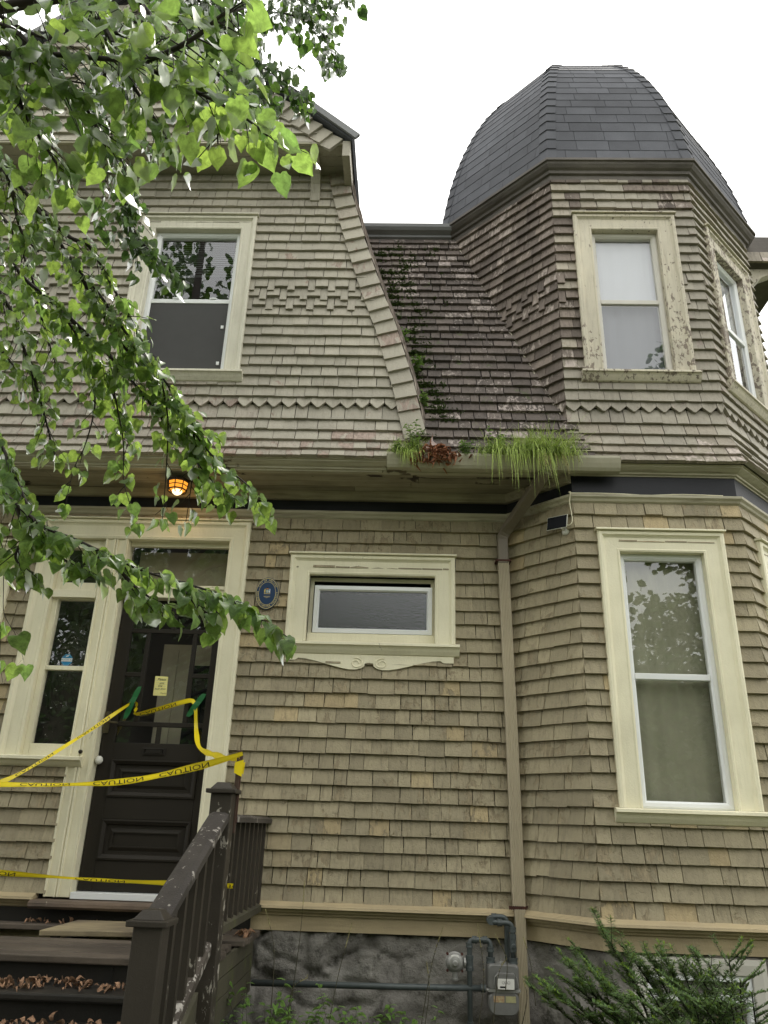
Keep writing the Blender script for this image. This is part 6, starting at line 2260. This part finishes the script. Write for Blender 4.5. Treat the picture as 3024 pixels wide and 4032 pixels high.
# ------------------------------------------------------------------ weeds against the foundation
WST = [
((-0.717,-0.750,0.534),(-0.721,-0.750,0.918),(-0.792,-0.750,1.138)),
((-0.624,-0.700,0.527),(-0.584,-0.700,0.981),(-0.576,-0.700,1.290)),
((-0.402,-0.600,0.513),(-0.358,-0.600,0.780),(-0.289,-0.600,1.059)),
((0.132,-0.450,0.501),(0.197,-0.450,0.841),(0.266,-0.450,1.047)),
((0.472,-0.400,0.502),(0.515,-0.400,0.777),(0.481,-0.400,1.063)),
((0.560,-0.420,0.509),(0.597,-0.420,0.783),(0.646,-0.420,0.878)),
((-0.611,-0.800,0.548),(-0.598,-0.800,0.741),(-0.516,-0.800,0.806)),
((0.153,-0.500,0.512),(0.181,-0.500,0.717),(0.165,-0.500,0.860)),
((0.700,-0.600,0.551),(0.743,-0.600,0.714),(0.724,-0.600,0.802)),
((0.649,-0.350,0.707),(0.662,-0.350,0.869),(0.595,-0.350,1.005)),
((0.807,-0.500,0.660),(0.787,-0.500,0.867),(0.747,-0.500,1.013))
]
WLAB = ['bent weed stalk nearest the porch skirt', 'tallest weed stalk right of the porch', 'leaning weed stalk midway along the rubble wall', 'weed stalk left of the pipe riser', 'weed stalk crossing the regulator',
        'weed stalk in front of the gas meter dial', 'short arching weed stalk at the foot of the porch', 'short weed stalk left of the pipe riser', 'weed stalk right of the downspout foot', 'weed stalk tip bending over the top of the gas meter', 'pale weed stalk bending left beside the downspout']
for (b, m_, t_) in WST:
    st_ = thing('weed_stalk', WLAB[WST.index((b, m_, t_))], 'weed', tuple(b), 'thin weed stalks against the foundation')
    P = catmull([b, m_, t_], 8)
    G().tube(P, [.0032 - .0022 * i / len(P) for i in range(len(P))], 5).build('stem', M['stalk'], st_, smooth=True)
    g = G()
    for i in range(22):
        k = vr.randrange(len(P) // 2, len(P))
        blade(g, P[k], (vr.uniform(-.6, .6), vr.uniform(-.6, .2), 1), vr.uniform(.010, .022), .0022, .1, 2)
    g.tube(P[-5:], .0022, 5)
    g.build('seed_tip', M['straw'], st_, fix=False)
for k, (x, y, h, lab) in enumerate(((-.83, -.75, .74, 'leafy weed clump beside the foot of the porch'), (-.60, -.6, .70, 'leafy weed clump left of the gas pipe riser'), (-.30, -.55, .66, 'climbing weed in front of the rubble foundation'),
                                    (.05, -.50, .64, 'leafy weed just left of the regulator pipe'), (-.70, -1.0, .72, 'nearest leafy weed by the lower newel post'))):
    leafy_weed('leafy_weed', lab, (x, y, .12), h, 22, (.05, 0), leaf=.074, stems=11)

# ------------------------------------------------------------------ trees over the road, seen in the window glass
def street_tree(label, base, h, w, n, seed):
    rr = random.Random(seed)
    t = thing('street_tree', label, 'tree', base, 'trees across the road behind the viewer')
    B_ = Vector(base)
    g = G()
    g.tube([B_, B_ + Z * h * .3, B_ + Vector((.2, .1, h * .6)), B_ + Vector((.1, .3, h * .92))], [.28, .22, .13, .03], 10)
    cl = []
    for i in range(15):
        a = i * 2.4
        c = B_ + Vector((math.cos(a) * w * rr.uniform(.25, .8), math.sin(a) * w * rr.uniform(.25, .8), h * rr.uniform(.2, .95)))
        cl.append((c, w * rr.uniform(.28, .5)))
        g.tube([B_ + Z * h * rr.uniform(.2, .5), (B_ + c) / 2 + Z * h * .22, c], [.09, .06, .02], 6)
    g.build('trunk', M['bark'], t, smooth=True)
    g = G()
    for i in range(n):
        c, r_ = cl[rr.randrange(len(cl))]
        d = Vector((rr.gauss(0, 1), rr.gauss(0, 1), rr.gauss(0, .8)))
        p = c + d.normalized() * r_ * rr.random() ** .45
        m = leaf_mx(p, Vector((rr.uniform(-1, 1), rr.uniform(-1, 1), rr.uniform(-1, .2))), Vector((rr.uniform(-1, 1), rr.uniform(-1, 1), 1)), rr.uniform(.16, .30))
        g.add([m @ Vector(v) for v in ((0, 0, 0), (.4, .35, 0), (.3, .75, .04), (0, 1, 0), (-.3, .75, .04), (-.4, .35, 0))], [(0, 1, 2, 3), (0, 3, 4, 5)])
    g.build('crown', M['crown_leaf'], t, fix=False, kind='stuff')
street_tree('tall tree across the road, mirrored in the tower window', (8.6, -15.6, .1), 16.0, 2.5, 8000, 4)
street_tree('broad tree across the road, mirrored in the bay window', (6.5, -19.0, .1), 7.2, 4.6, 9000, 5)
street_tree('tree across the road straight behind the viewer', (-1.0, -21.0, .1), 9.0, 4.6, 8000, 6)
street_tree('tall tree across the road to the left of the viewer', (-8.0, -18.0, .1), 13.0, 5.0, 11000, 7)
street_tree('farthest left tree of the row across the road', (-16.5, -14.0, .1), 12.0, 5.0, 9000, 9)
street_tree('farthest right tree of the row across the road', (21.0, -13.0, .1), 10.0, 4.6, 8000, 10)

hd = thing('hedge', 'tall leafy hedge added behind the viewer to darken the window reflections', 'hedge', (0, -15.5, .1))  # unseen hedge, added so the lower panes reflect dark green
hr = random.Random(77)
G().box(W, -26, 26, -16.4, -15.2, .1, 5.3).build('dark_core', M['stalk'], hd)  # solid dark box filling the added hedge
g = G()
for i in range(22000):
    x = hr.uniform(-26, 26)
    p = Vector((x, -15.2 + hr.uniform(-.1, .18), hr.uniform(.1, 5.5))) if hr.random() < .8 else Vector((x, hr.uniform(-16.4, -15.1), 5.3 + hr.uniform(0, .9)))
    m = leaf_mx(p, Vector((hr.uniform(-1, 1), hr.uniform(-.3, 1), hr.uniform(-1, .3))), Vector((hr.uniform(-1, 1), 1, hr.uniform(0, 1))), hr.uniform(.12, .22))
    g.add([m @ Vector(v) for v in ((0, 0, 0), (.4, .35, 0), (.3, .75, .04), (0, 1, 0), (-.3, .75, .04), (-.4, .35, 0))], [(0, 1, 2, 3), (0, 3, 4, 5)])
g.build('hedge_leaves', M['crown_leaf'], hd, fix=False, kind='stuff')
